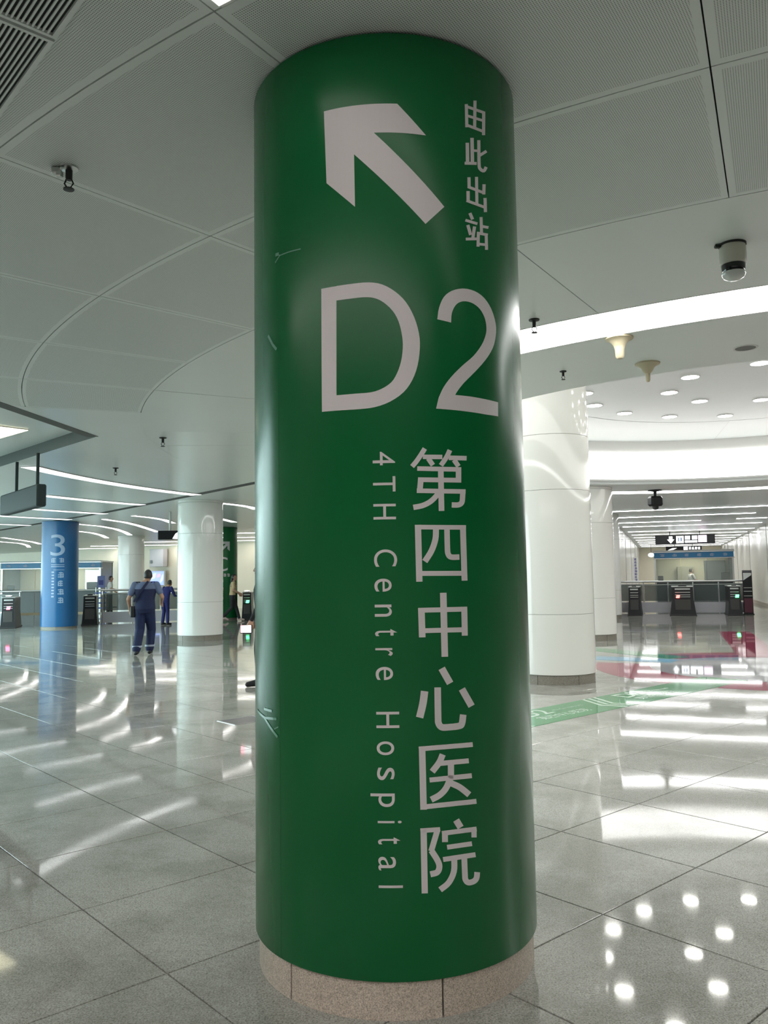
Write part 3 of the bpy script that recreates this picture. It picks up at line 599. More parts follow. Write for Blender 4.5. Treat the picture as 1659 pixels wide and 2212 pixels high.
  'D': [[-0.3359,2.4646,-0.337,2.4125, -0.2987,2.4649,-0.3059,2.4126, -0.2621,2.4654,-0.2754,2.4128, -0.2261,2.4658,-0.2452,2.4131, -0.1898,2.4663,-0.2147,2.4136, -0.154,2.4667,-0.1845,2.4142, -0.1204,2.4661,-0.1566,2.4143, -0.0903,2.4644,-0.1317,2.4136, -0.0622,2.4616,-0.109,2.4123, -0.0343,2.4569,-0.0873,2.4097, -0.0052,2.4496,-0.0666,2.4057, 0.0238,2.4404,-0.047,2.4003, 0.0508,2.43,-0.0275,2.3933, 0.0754,2.4188,-0.0069,2.3842, 0.098,2.4063,0.0136,2.3734, 0.1188,2.3923,0.0316,2.3618, 0.1377,2.3764,0.0464,2.3498, 0.1547,2.3588,0.0587,2.3369, 0.1694,2.3408,0.0691,2.3229, 0.1815,2.3222,0.0777,2.3068, 0.1912,2.303,0.0843,2.2896, 0.1982,2.2843,0.0891,2.2732, 0.2023,2.267,0.0919,2.2586, 0.2036,2.2501,0.0928,2.2449, 0.2025,2.2322,0.092,2.2306, 0.1991,2.2119,0.0895,2.215, 0.1934,2.1906,0.0853,2.1988, 0.1854,2.1703,0.0794,2.1833, 0.1754,2.1518,0.0718,2.1687, 0.1633,2.1343,0.0627,2.1547, 0.1488,2.118,0.0525,2.1419, 0.1323,2.1026,0.0418,2.1304, 0.1135,2.0884,0.0301,2.1199, 0.0914,2.0753,0.0158,2.1106, 0.0651,2.0631,-0.0023,2.1022, 0.0356,2.0521,-0.0229,2.0948, 0.0053,2.0428,-0.0444,2.0887, -0.0254,2.0354,-0.0657,2.0838, -0.0571,2.0296,-0.0879,2.08, -0.0887,2.0253,-0.1131,2.0773, -0.1189,2.0226,-0.1421,2.0758, -0.1492,2.0213,-0.1742,2.0755, -0.1836,2.0205,-0.2085,2.0753, -0.2287,2.0201,-0.2492,2.0749, -0.2785,2.0203,-0.2926,2.0747, -0.3173,2.0207,-0.3254,2.0748, -0.3352,2.0209,-0.3387,2.0749, -0.3411,2.0209,-0.3404,2.075, -0.3469,2.021,-0.3421,2.0751], [-0.4446,2.4634,-0.335,2.464, -0.4457,2.3508,-0.3375,2.3428, -0.447,2.2303,-0.34,2.2233, -0.4478,2.1344,-0.3419,2.1282, -0.448,2.0219,-0.3432,2.0209]],
  '2': [[0.3242,2.339,0.4228,2.3325, 0.3281,2.3529,0.4242,2.3441, 0.3319,2.3668,0.4257,2.3557, 0.3381,2.3805,0.4293,2.3667, 0.3473,2.3947,0.4363,2.3771, 0.3588,2.4087,0.4455,2.3868, 0.3731,2.4211,0.4558,2.3953, 0.3901,2.4315,0.4669,2.402, 0.4101,2.4404,0.4792,2.4074, 0.433,2.448,0.4927,2.4117, 0.4601,2.4546,0.5075,2.4151, 0.4906,2.46,0.5237,2.4175, 0.5219,2.4636,0.5412,2.4188, 0.5535,2.4654,0.5608,2.4191, 0.586,2.4653,0.5821,2.4184, 0.6175,2.4637,0.603,2.4163, 0.6474,2.4604,0.6235,2.4127, 0.6761,2.4554,0.6437,2.4079, 0.7036,2.4484,0.6623,2.4016, 0.7301,2.4391,0.6788,2.3936, 0.755,2.4278,0.6935,2.3842, 0.7771,2.4146,0.7052,2.3739, 0.7959,2.399,0.7133,2.3624, 0.8112,2.3816,0.7182,2.35, 0.8213,2.3646,0.72,2.3381, 0.825,2.3492,0.7188,2.3277, 0.8232,2.3342,0.7147,2.3178, 0.8176,2.3188,0.7072,2.3071, 0.8094,2.3029,0.6969,2.295, 0.7976,2.2865,0.6836,2.2822, 0.7806,2.2698,0.6663,2.2686, 0.7578,2.2525,0.6444,2.2537, 0.7308,2.235,0.6191,2.2382, 0.7012,2.2175,0.592,2.2232, 0.6681,2.1997,0.5628,2.2095, 0.6331,2.1819,0.5321,2.1964, 0.6002,2.1654,0.5022,2.1831, 0.5692,2.1503,0.4731,2.1689, 0.5399,2.1362,0.4446,2.1544, 0.515,2.1237,0.419,2.1402, 0.4956,2.1128,0.3966,2.1264, 0.48,2.1033,0.3767,2.1129, 0.4669,2.0947,0.3594,2.0996, 0.4566,2.0873,0.3454,2.0864, 0.4486,2.0808,0.3338,2.0734, 0.4407,2.0744,0.3223,2.0604], [0.3223,2.0604,0.3032,2.0212, 0.4407,2.0744,0.4532,2.0202, 0.5612,2.0748,0.5804,2.0191, 0.6788,2.0736,0.6879,2.0181, 0.8251,2.0723,0.8208,2.0199]],
}
def main_column():
    R = 0.5425
    t = empty('sign_column', (0.0236, 3.307, 0))
    tag(t, 'huge round green column with white arrow, D2 and hospital lettering in the foreground', 'column')
    K = 0.9864
    Z = lambda z: 1.44 + (z - 1.44) * K
    MB().lathe([(R - .02, .128), (R - .001, .128), (R, .130), (R, CZ - .012), (R - .02, CZ - .012)], 160, cap=False).build('vinyl_wrap', M_GREEN, t, 40)
    MB().lathe([(R - .02, CZ - .012), (R - .02, CZ + .02)], 96, cap=False).build('shadow_gap', M_DARK, t, 40)
    skirting(t, R - .014, .1275, 6, 0.2803)
    def P(): return Print()
    ar = [(-0.4128, 3.1388), (0.0831, 3.1369), (0.2718, 3.0268), (-0.0724, 3.0296), (0.3913, 2.7698), (0.2565, 2.6966), (-0.2046, 2.9555), (-0.2028, 2.7606), (-0.3988, 2.8656)]
    pr = P(); q = [(a * R, Z(b)) for a, b in ar]
    pr.add(q, [(0, 8, 7, 6), (0, 6, 3), (0, 3, 2, 1), (6, 5, 4, 3)])
    pr.wrap('arrow_print', R, M_LETTER, t)
    for ch, strokes in GLYPHS.items():
        pr = P()
        for st in strokes:
            k = len(st) // 4
            L = [(st[4 * i] * R, st[4 * i + 1]) for i in range(k)]; Q = [(st[4 * i + 2] * R, st[4 * i + 3]) for i in range(k)]
            for i in range(k - 1): pr.poly([L[i], L[i + 1], Q[i + 1], Q[i]])
        pr.wrap({'D': 'letter_print', '2': 'digit_print'}.get(ch, 'character_print'), R, M_LETTER, t)
    pr = P()
    base, cap = -.110 * R, .031 * R; H = cap - base
    desc = {'p': -.30}; asc = {'4': 1.0, 'T': 1.0, 'H': 1.0, 'C': 1.02, 'e': .76, 'n': .75, 't': .97, 'r': .76, 'o': .76, 's': .76, 'p': .75, 'i': 1.03, 'a': .76, 'l': 1.04}
    for ch, z1, z0 in [('4', 1.8752, 1.8282), ('T', 1.7895, 1.7363), ('H', 1.6938, 1.6401), ('C', 1.5365, 1.4777), ('e', 1.4366, 1.3924), ('n', 1.3483, 1.3074), ('t', 1.2651, 1.2417), ('r', 1.2011, 1.1746), ('e', 1.1378, 1.0938), ('H', 0.9877, 0.9339), ('o', 0.8896, 0.8444), ('s', 0.8032, 0.7621), ('p', 0.7181, 0.6741), ('i', 0.6288, 0.6205), ('t', 0.5753, 0.5526), ('a', 0.5121, 0.4681), ('l', 0.4195, 0.4113)]:
        pr.text(ch, base + desc.get(ch, 0) * H, base + asc[ch] * H, Z(z0), Z(z1), -0.002, cw=True)
    pr.wrap('english_print', R, M_LETTER, t)
    # lap seam of the vinyl and the torn bits of clear tape along it
    P().rect(-.8420 * R, -.8420 * R + .0022, .131, CZ - .014).wrap('wrap_seam', R, M_SEAM, t, .0006)
    def strip(pts, w):
        pr = P()
        for a, b in zip(pts[:-1], pts[1:]):
            a = Vector((a[0] * R, Z(a[1]))); b = Vector((b[0] * R, Z(b[1])))
            d = (b - a).normalized(); nn = Vector((-d.y, d.x)) * w / 2
            pr.poly([tuple(a - nn), tuple(b - nn), tuple(b + nn), tuple(a + nn)])
        pr.wrap('tape_scrap', R, M_TAPE, t, .0016)
    strip([(-.8576, 2.6665), (-.8136, 2.6517), (-.7000, 2.6490), (-.6074, 2.6449)], .004)
    strip([(-.8650, 2.6620), (-.8250, 2.6600)], .012)
    strip([(-.8136, 2.6517), (-.8697, 2.6325)], .005)
    strip([(-.9703, 2.3657), (-.9044, 2.3209), (-.8573, 2.2971)], .011)
    strip([(-1.2424, .9431), (-1.0551, .9285), (-.8777, .9363)], .009)
    strip([(-1.0551, .9285), (-.8674, .8729)], .010)
    strip([(-1.0633, .9601), (-.9375, .9604)], .009)
    strip([(-.9074, .8979), (-.8559, .9098)], .004)
    return t
main_column()

def white_column(x, y, label, top=CZ, R=0.55, joints=(.92, 2.58, 3.33)):
    t = empty('white_column', (x, y, 0))
    tag(t, label, 'column', 'white enamel columns')
    zs = [.125] + [j for j in joints if j < top - .02] + [top]
    for a, b in zip(zs[:-1], zs[1:]):
        MB().lathe([(R - .02, a + .002), (R - .002, a + .002), (R, a + .004), (R, b - .004), (R - .002, b - .002), (R - .02, b - .002)], 72, cap=False).build('cladding_ring', M_WHITE, t, 40)
    MB().lathe([(R - .018, .12), (R - .018, top)], 48, cap=False).build('core', M_JOINT, t, 40)
    skirting(t, R - .015, .122, 6, .4, 8, M_SKIRT2)
    return t
white_column(2.32, 11.35, 'wide white column just right of the green column, rising into the raised ceiling', 4.33)
white_column(4.62, 18.45, 'white column half hidden behind the wide white column beside the ring light')
white_column(*cor(27.8, -1.86), 'white column farthest along the left of the ticket gates')
white_column(-4.55, 20.15, 'white column on the left between the blue column and the green column')
white_column(-10.9, 35.1, 'distant white column behind the person in blue uniform')
def printed_column(x, y, label, wrap_mat, R=.56):
    t = empty('sign_column', (x, y, 0)); tag(t, label, 'column')
    MB().lathe([(R - .02, .06), (R, .06), (R, CZ - .01), (R - .02, CZ - .01)], 72, cap=False).build('vinyl_wrap', wrap_mat, t, 40)
    skirting(t, R - .015, .06, 6, .2, 8, M_SKIRT2)
    return t
rnd = random.Random(4)
bc = printed_column(-10.42, 26.2, 'blue round column with a large number 3 in the left background', M_BLUE)
R = .56; ph = math.atan2(10.42, 26.2)
pr = Print().text('3', -.30, .14, 2.28, 2.95, 0.0)
pr.wrap('digit_print', R, M_BLUETXT, bc, .002, ph, .05)
pr = Print(); pr.blob(-.19, 2.14, .17, .15, rnd); pr.blob(.04, 2.14, .17, .15, rnd)
pr.rect(-.27, .13, 1.99, 2.01); pr.rect(-.27, .13, 1.93, 1.955); pr.rect(-.2, .13, 1.83, 1.845)
for k in range(4): pr.blob(.03, 1.68 - k * .265, .19, .19, rnd)
for k in range(9): pr.rect(-.25, -.17, 1.74 - k * .095, 1.79 - k * .095)
pr.wrap('caption_print', R, M_BLUETXT, bc, .002, ph, .05)
gc = printed_column(-6.05, 30.4, 'dark green round column marked C, behind the white column on the left', M_GREEN)
ph = math.atan2(6.05, 30.4)
pr = Print(); a = .085
pr.poly([(.28, 2.85), (.28, 2.50), (.19, 2.58), (.19, 2.70)]); pr.poly([(.28, 2.85), (-.05, 2.85), (.03, 2.76), (.13, 2.76)])
pr.poly([(.28, 2.85), (.19, 2.70), (.13, 2.76)]); pr.poly([(.13, 2.76), (-.22, 2.41), (-.16, 2.35), (.19, 2.70)])
pr.wrap('arrow_print', .56, M_LETTER, gc, .002, ph, .05)
Print().text('C', -.24, .20, 1.77, 2.28).wrap('letter_print', .56, M_LETTER, gc, .002, ph, .05)
pr = Print()
for k in range(3): pr.blob(-.05 + k * .14, 1.62, .12, .12, rnd)
for k in range(5): pr.blob(-.02, 1.43 - k * .16, .13, .12, rnd)
pr.wrap('caption_print', .56, M_LETTER, gc, .002, ph, .05)

# ------------------------------------------------------------------ floor graphics
M_PINK = wornpaint('floor_pink', (0.30, 0.04, 0.085), 0.035, 0.08, 2.0, 0.25)
M_FGREEN = wornpaint('floor_green', (0.05, 0.25, 0.095), 0.035, 0.08, 2.0, 0.25)
M_FBLUE = wornpaint('floor_blue', (0.11, 0.36, 0.56), 0.035, 0.08, 2.0, 0.25)
M_FPALE = wornpaint('floor_pale', (0.38, 0.38, 0.40), 0.035, 0.03, 2.0)
M_FPRINT = mat('floor_print', (0.50, 0.62, 0.52), 0.2)
FC = (5.75, 12.35)
ring = empty('floor_graphic', (FC[0], FC[1], 0))
tag(ring, 'pink ring with pale centre printed on the floor under the ring light', 'floor graphic')
def deg_arc(r0, r1, a0, a1, z0, z1, n=20): return MB().arcbox(r0, r1, rad(a0), rad(a1), z0, z1, n)
for a0, a1 in ((152, 222), (231, 322), (-36, 60), (62, 118)):
    deg_arc(1.72, 2.55, a0, a1, .0003, .0016, 30).build('ring_segment', M_PINK, ring)
MB().lathe([(0.0, .0012), (1.70, .0012)], 72, cap=False).build('ring_centre', M_FPALE, ring)
def floor_arm(ang, r0, r1, w, material, label, chev=True, text=True, z=.002, base=FC):
    t = empty('floor_strip', (base[0], base[1], 0), rad(ang))
    tag(t, label, 'floor graphic')
    MB().box(r0, r1, -w / 2, w / 2, .0003, z).build('strip_film', material, t)
    pr = Print()
    r = r1 - .7
    while r > r0 + 0.9:
        if chev:
            for k in range(3):
                x = r + k * .11
                pr.poly([(x, -w / 2), (x + .05, -w / 2), (x + .05 + .22, w * .12), (x + .22, w * .12)])
                pr.poly([(x + .22, w * .12), (x + .27, w * .12), (x + .05 + .10, w / 2), (x + .10, w / 2)])
        if text:
            # the lettering is read walking along the strip
            for tx, s0, s1, z0, z1 in (('D2', .12, .56, .02, w * .42), ('第四中心医院', .12, .95, -w * .28, -w * .04), ('4TH Centre Hospital', .62, 1.15, .06, w * .22)):
                vs, fs = glyphs(tx, .01)
                pr.add([(r - .12 - (s0 + x * (s1 - s0)), -(z0 + y * (z1 - z0))) for x, y in vs], fs)
        r -= 1.85
    if pr.v: pr.flat('strip_print', Matrix.Translation((0, 0, z + .0006)), M_FPRINT, t)
    return t
floor_arm(222.2, .0, 5.2, .63, M_FGREEN, 'green floor strip with white chevrons and lettering leading to the foreground column', base=(4.62, 11.27))
floor_arm(147.6, -.15, 2.7, .55, M_FBLUE, 'light blue floor strip left of the pink ring', False, False, base=(4.63, 13.64))
floor_arm(117, .0, 2.6, .50, M_FGREEN, 'thin green floor strip behind the light blue one', False, False, base=(5.0, 14.05))
floor_arm(70.6, .2, 6.0, .70, M_PINK, 'pink floor strip running from the ring towards the ticket gates', False, False, base=(6.5, 14.4))
pd = empty('floor_disc', (6.68, 20.95, 0)); tag(pd, 'pale lilac disc printed on the floor before the gates', 'floor graphic')
MB().lathe([(0.001, .0003), (.62, .0003), (.62, .0018), (0.001, .0018)], 48, cap=False).build('disc_film', M_FPALE, pd)

fh = empty('floor_hatch', (-1.47, 8.52, 0), GA); tag(fh, 'dark metal cover plate in the floor at the left of the green column', 'floor hatch')
MB().box(-.20, .20, -.16, .16, .0003, .003).build('plate', mat('hatch_dark', (.10, .10, .10), .3), fh)
MB().box(-.215, .215, -.175, -.16, .0003, .004).box(-.215, .215, .16, .175, .0003, .004).box(-.215, -.20, -.16, .16, .0003, .004).box(.20, .215, -.16, .16, .0003, .004).build('rim', M_STEEL, fh)

# ------------------------------------------------------------------ small things on the near ceiling
def sprinkler(x, y, label, sc=1.0, elbow=False):
    t = empty('sprinkler', (x, y, CZ)); tag(t, label, 'sprinkler', 'ceiling sprinklers')
    t.scale = (sc, sc, sc)
    MB().lathe([(.001, 0), (.042, 0), (.040, -.008), (.018, -.014), (.001, -.014)], 20, cap=False).build('escutcheon', M_STEEL if elbow else M_BLACKMET, t, 40)
    MB().lathe([(.001, -.012), (.015, -.012), (.015, -.05), (.011, -.06), (.001, -.06)], 16, cap=False).build('stem', M_BLACKMET, t, 40)
    MB().tube([(-.011, 0, -.055), (-.020, 0, -.075), (-.004, 0, -.10)], .004, 6).tube([(.011, 0, -.055), (.020, 0, -.075), (.004, 0, -.10)], .004, 6).build('frame_arm', M_BLACKMET, t)
    MB().lathe([(.001, -.098), (.024, -.100), (.024, -.104), (.001, -.106)], 16, cap=False).build('deflector', M_BLACKMET, t)
    if elbow:
        MB().bevbox(-.075, -.038, -.016, .016, -.030, -.002, .004).build('fitting', M_STEEL, t)
        MB().bevbox(-.05, -.022, -.030, -.004, -.052, -.026, .004).build('clip', M_STEEL, t)
    return t
sprinkler(-1.46, 3.70, 'black and steel sprinkler on the perforated ceiling at the upper left', 1.05, True)
sprinkler(-3.0, 11.0, 'small dark sprinkler on the smooth curved ceiling on the left', 1.2)
sprinkler(1.17, 6.1, 'dark sprinkler just before the ring light beside the green column', 1.0)
sprinkler(1.74, 7.70, 'dark sprinkler stub between the ring light and the raised ceiling', .8)
sprinkler(-4.6, 13.9, 'tiny dark sprinkler beside the nearest curved light', 1.2)
def horn(x, y, label, h, rb):
    t = empty('ceiling_detector', (x, y, CZ)); tag(t, label, 'detector', 'funnel-shaped ceiling detectors')
    m = wornpaint('detector_cream', (0.50, 0.44, 0.30), 0.45, 0.05)
    MB().lathe([(.001, 0), (.115, 0), (.112, -.012), (.085, -.022), (.06, -.045), (.045, -.075)], 28, cap=False).build('base_plate', m, t, 40)
    MB().lathe([(.045, -.075), (rb, -.10), (rb * .92, -h), (rb * .6, -h - .015), (.001, -h - .017)], 28, cap=False).build('sensor_head', m, t, 40)
horn(1.97, 6.62, 'cream funnel-shaped detector hanging just below the ring light', .16, .038)
horn(2.47, 7.45, 'smaller cream funnel-shaped detector close to the raised ceiling edge', .16, .022)
sp = empty('ceiling_speaker', (3.17, 6.97, CZ)); tag(sp, 'flat round grey speaker grille in the ceiling near the right edge', 'speaker')
MB().lathe([(.001, -.004), (.085, -.004)], 32, cap=False).build('grille', mat('grille_grey', (.16, .165, .16), .6), sp)
MB().lathe([(.085, 0), (.085, -.006), (.098, -.007), (.104, 0)], 32, cap=False).build('bezel', M_WHITEMET, sp, 40)
def dome_camera(x, y):
    t = empty('dome_camera', (x, y, CZ)); tag(t, 'white dome security camera under the ceiling at the right', 'security camera')
    m = wornpaint('camera_cream', (0.55, 0.53, 0.46), 0.4, 0.03)
    MB().lathe([(.001, 0), (.078, 0), (.078, -.012), (.001, -.012)], 32, cap=False).build('mount_plate', M_BLACKMET, t, 40)
    MB().lathe([(.001, -.012), (.072, -.012), (.076, -.03), (.076, -.115), (.072, -.125), (.066, -.128)], 40, cap=False).build('housing', m, t, 40)
    MB().lathe([(.066, -.126), (.068, -.132), (.066, -.150)] + [(.066 * math.cos(a), -.150 - .062 * math.sin(a)) for a in [PI / 2 * k / 10 for k in range(1, 11)]], 40, cap=False).build('dome_cover', mat('smoked_dome', (.012, .013, .014), .04), t, 60)
    MB().lathe([(.068, -.176), (.0685, -.184), (.058, -.203), (.030, -.219), (.001, -.2215)], 40, cap=False).build('clear_rim', mat('clear_rim', (.62, .64, .62), .12), t, 60)
    MB().bevbox(-.105, -.06, -.012, .012, -.022, -.004, .003).build('bracket', M_BLACKMET, t)
dome_camera(2.10, 4.72)
# air grille at the upper left: frame, cross bar and blades
def grille():
    ux = Vector((math.cos(rad(131.6)), math.sin(rad(131.6))))
    t = empty('air_grille', (-1.15, 2.77, CZ), rad(131.6)); tag(t, 'louvred air grille with dark slots in the upper left corner', 'air grille')
    # local x runs along the blades, local +y points outward to the left of the frame
    # a shallow box under the panels: dark back plate, frame bars and blades
    MB().box(-.62, .85, .004, .66, -.0075, -.0065).build('duct', M_DARK, t)
    for x0, x1 in ((-.60, -.008), (.008, .83)):
        MB().box(x0, x1, 0, .018, -.020, -.0065).build('frame_bar', M_CSMOOTH, t)
        MB().box(x0, x1, .64, .66, -.020, -.0065).build('frame_bar', M_CSMOOTH, t)
        for xa in (x0, x1 - .014): MB().box(xa, xa + .014, .018, .64, -.020, -.0065).build('frame_bar', M_CSMOOTH, t)
        me = None
        y = .034
        while y < .63:
            if me is None:
                me = MB().box(x0 + .014, x1 - .014, -.0034, .0034, -.018, -.011).build('blade', M_CSMOOTH, t, loc=(0, y, 0))
            else: link_copy(me, t, (0, y, 0))
            y += .0176
grille()

# ------------------------------------------------------------------ downlights in the raised disc
def downlights():
    proto = empty('downlight', (0, 0, 4.33))
    tag(proto, 'round white downlight glowing in the raised circular ceiling', 'light', 'downlights in the raised round ceiling')
    MB().add([(.125 * math.cos(2 * PI * k / 24), .125 * math.sin(2 * PI * k / 24), -.0125) for k in range(24)], [tuple(range(23, -1, -1))]).build('lens', M_DOWN, proto)
    MB().lathe([(.145, 0), (.142, -.010), (.126, -.014), (.125, -.004)], 28, cap=False).build('rim', M_WHITEMET, proto, 40)
    spots = []
    for k in range(16): spots.append((2.62, 11 + 22.5 * k))
    for k in range(8): spots.append((1.33, 20 + 45 * k))
    for i, (r, a) in enumerate(spots):
        o = proto if i == 0 else copy_tree(proto)
        p = polar(r, a); o.location = (p[0], p[1], 4.33)
downlights()

# ------------------------------------------------------------------ corridor lamps and hanging signs
ORD = ['first', 'second', 'third', 'shortened third', 'fourth', 'fifth', 'sixth', 'seventh', 'eighth', 'ninth', 'tenth', 'eleventh', 'twelfth']
for k, (t0, s0, s1) in enumerate(((26.2, -1.5, 3.3), (29.2, -1.5, 2.95), (32.3, -1.5, 1.4), (32.0, 2.6, 3.6), (35.1, -1.5, 3.75), (39.4, -1.45, 3.9), (42.7, -1.4, 3.9), (46.0, -1.4, 3.9), (49.3, -1.4, 3.9), (52.6, -1.4, 3.9), (55.6, -1.4, 3.9), (58.6, -1.4, 3.9), (61.6, -1.4, 3.9))):
    flat_lamp('strip_light', f'straight white strip light across the right corridor ceiling, {ORD[k]} from the ring light', [cor(t0, s0), cor(t0, s1)], .25, M_STRIP, 'strip lights across the corridor')
def plan_lamp(pts, lab, w=.20): flat_lamp('strip_light', lab, pts, w, M_ROW if pts[0][1] > 33 and len(pts) == 2 else M_FAR, 'strip lights of the far left hall')
FARL = ['curved white strip light right above the small hanging sign by the left white column', 'long curved white strip light between the blue column and the small hanging sign',
        'curved white strip light just right of the blue column, longest of its group', 'lowest curved white strip light touching the right side of the blue column',
        'curved white strip light between the left white column and the foreground green column', 'short white strip light right of the left white column above the dark green column',
        'upper of two curved white strip lights left of the blue column', 'lower of two curved white strip lights left of the blue column',
        'straight white strip light over the service booth beside the blue column', 'straight white strip light left of the distant white column',
        'straight white strip light between the distant white column and the left white column', 'middle white strip light over the cream wall right of the dark green column',
        'nearest straight white strip light right of the dark green column']
for lab, pts in zip(FARL, (
    [(-7.42, 24.1), (-7.12, 24.9), (-7.0, 25.9), (-7.12, 27.4)],
    [(-8.7, 25.3), (-8.5, 26.6), (-8.56, 28.2), (-8.75, 30.2), (-8.98, 32.3)],
    [(-10.25, 27.2), (-9.9, 28.3), (-9.9, 30.0), (-10.2, 32.0), (-10.65, 34.1)],
    [(-11.7, 30.5), (-11.55, 32.2), (-11.8, 34.0), (-12.3, 36.1)],
    [(-4.15, 20.5), (-3.75, 21.2), (-3.58, 21.8), (-3.53, 22.5)],
    [(-5.2, 25.6), (-5.05, 27.4)],
    [(-16.2, 34.6), (-16.4, 36.6), (-16.7, 38.8), (-17.3, 41.0)],
    [(-17.9, 37.9), (-17.8, 39.8), (-18.4, 42.0), (-19.4, 44.5)],
    [(-19.0, 47.5), (-15.6, 47.4)], [(-15.9, 44.2), (-11.2, 44.2)], [(-12.4, 40.5), (-6.4, 40.5)], [(-9.0, 37.4), (-2.4, 37.4)], [(-7.0, 33.9), (.5, 33.9)])):
    plan_lamp(pts, lab)

M_SIGNGLOW = emitter('sign_white', (0.95, 0.98, 1.0), 1.5)
M_SIGNPINK = emitter('sign_pink', (1.0, 0.62, 0.92), 1.2)
def hang_sign(t, s, w, h, zc, label, n_rod=2):
    o = empty('hanging_sign', (*cor(t, s), 0), CROT); tag(o, label, 'sign')
    MB().bevbox(-w / 2, w / 2, -.09, .09, zc - h / 2, zc + h / 2, .015).build('sign_box', M_BLACK, o)
    for k in range(n_rod):
        x = -w / 2 + w * (k + .5) / n_rod
        MB().tube([(x, 0, zc + h / 2 - .01), (x, 0, CZ)], .02, 8).build('rod', M_BLACKMET, o)
    return o
hs = hang_sign(40.5, 1.02, 2.62, .44, 3.0, 'black hanging sign with glowing arrow and icons over the corridor')
pr = Print()
x = -.62; z = 3.0
pr.poly([(x, z - .17), (x + .16, z + .02), (x + .075, z + .02), (x + .075, z + .16), (x - .075, z + .16), (x - .075, z + .02), (x - .16, z + .02)])
pr.rect(-.38, -.05, z - .16, z + .17)
pr.rect(0.0, .23, z - .01, z + .17); pr.rect(.31, .54, z - .01, z + .17); pr.rect(0.0, .54, z - .15, z - .05)
pr.flat('icon_print', front_plane(-.093), M_SIGNGLOW, hs)
Print().rect(.58, .95, z - .14, z + .18).flat('icon_print', front_plane(-.093), M_SIGNPINK, hs)
Print().rect(-.30, -.24, z - .08, z + .10).add([(-.20, z - .08), (-.12, z - .08), (-.12, z + .10), (-.20, z + .10)], [(0, 1, 2, 3)]).flat('icon_detail', front_plane(-.095), M_BLUETXT, hs)
hs = hang_sign(49.0, 1.15, 1.9, .26, 2.83, 'smaller black hanging sign with white marks above the far booth')
pr = Print(); pr.poly([(-.85, 2.74), (-.55, 2.76), (-.35, 2.86), (-.6, 2.86)]); pr.rect(0, .22, 2.74, 2.92)
for k in range(4): pr.blob(.34 + k * .16, 2.83, .14, .15, rnd)
pr.flat('icon_print', front_plane(-.093), M_SIGNGLOW, hs)
# blank back of a sign in the left bay, on two rods
M_TEAL = wornpaint('sign_back', (0.016, 0.032, 0.036), 0.65, 0.05)
o = empty('hanging_sign', (-5.06, 12.0, 0), rad(129)); tag(o, 'dark grey back of a hanging sign on two rods at the left edge', 'sign')
MB().bevbox(0, 2.07, -.07, .07, 2.57, 2.90, .02).build('sign_box', M_TEAL, o)
for xx in (.22, 1.35): MB().tube([(xx, 0, 2.89), (xx, 0, CZ)], .024, 10).build('rod', M_TEAL, o)
o = empty('hanging_sign', (-6.0, 23.0, 0), rad(10)); tag(o, 'small black hanging sign with a white glow beside the left white column', 'sign')
MB().bevbox(-.38, .45, -.08, .08, 2.60, 2.85, .015).build('sign_box', M_BLACK, o)
MB().tube([(-.05, 0, 2.84), (-.05, 0, CZ)], .035, 8).build('rod', M_WHITEMET, o)
Print().poly([(.02, 2.62), (.2, 2.61), (.36, 2.66), (.38, 2.80), (.22, 2.84), (.1, 2.76)]).flat('lit_panel', front_plane(-.083), M_SIGNGLOW, o)
# black box camera hanging below the far ring light
o = empty('box_camera', (6.35, 19.0, CZ), .2); tag(o, 'black security camera hanging in front of the far ring light', 'security camera')
MB().lathe([(.001, 0), (.16, 0), (.16, -.02), (.04, -.04), (.04, -.16), (.001, -.16)], 16, cap=False).build('mount', M_BLACKMET, o, 40)
MB().bevbox(-.15, .15, -.12, .12, -.38, -.15, .04).build('housing', M_BLACK, o)
MB().lathe([(.07, -.37), (.07, -.42), (.05, -.46), (.001, -.47)], 16, cap=False).build('lens', M_BLACKMET, o, 50)

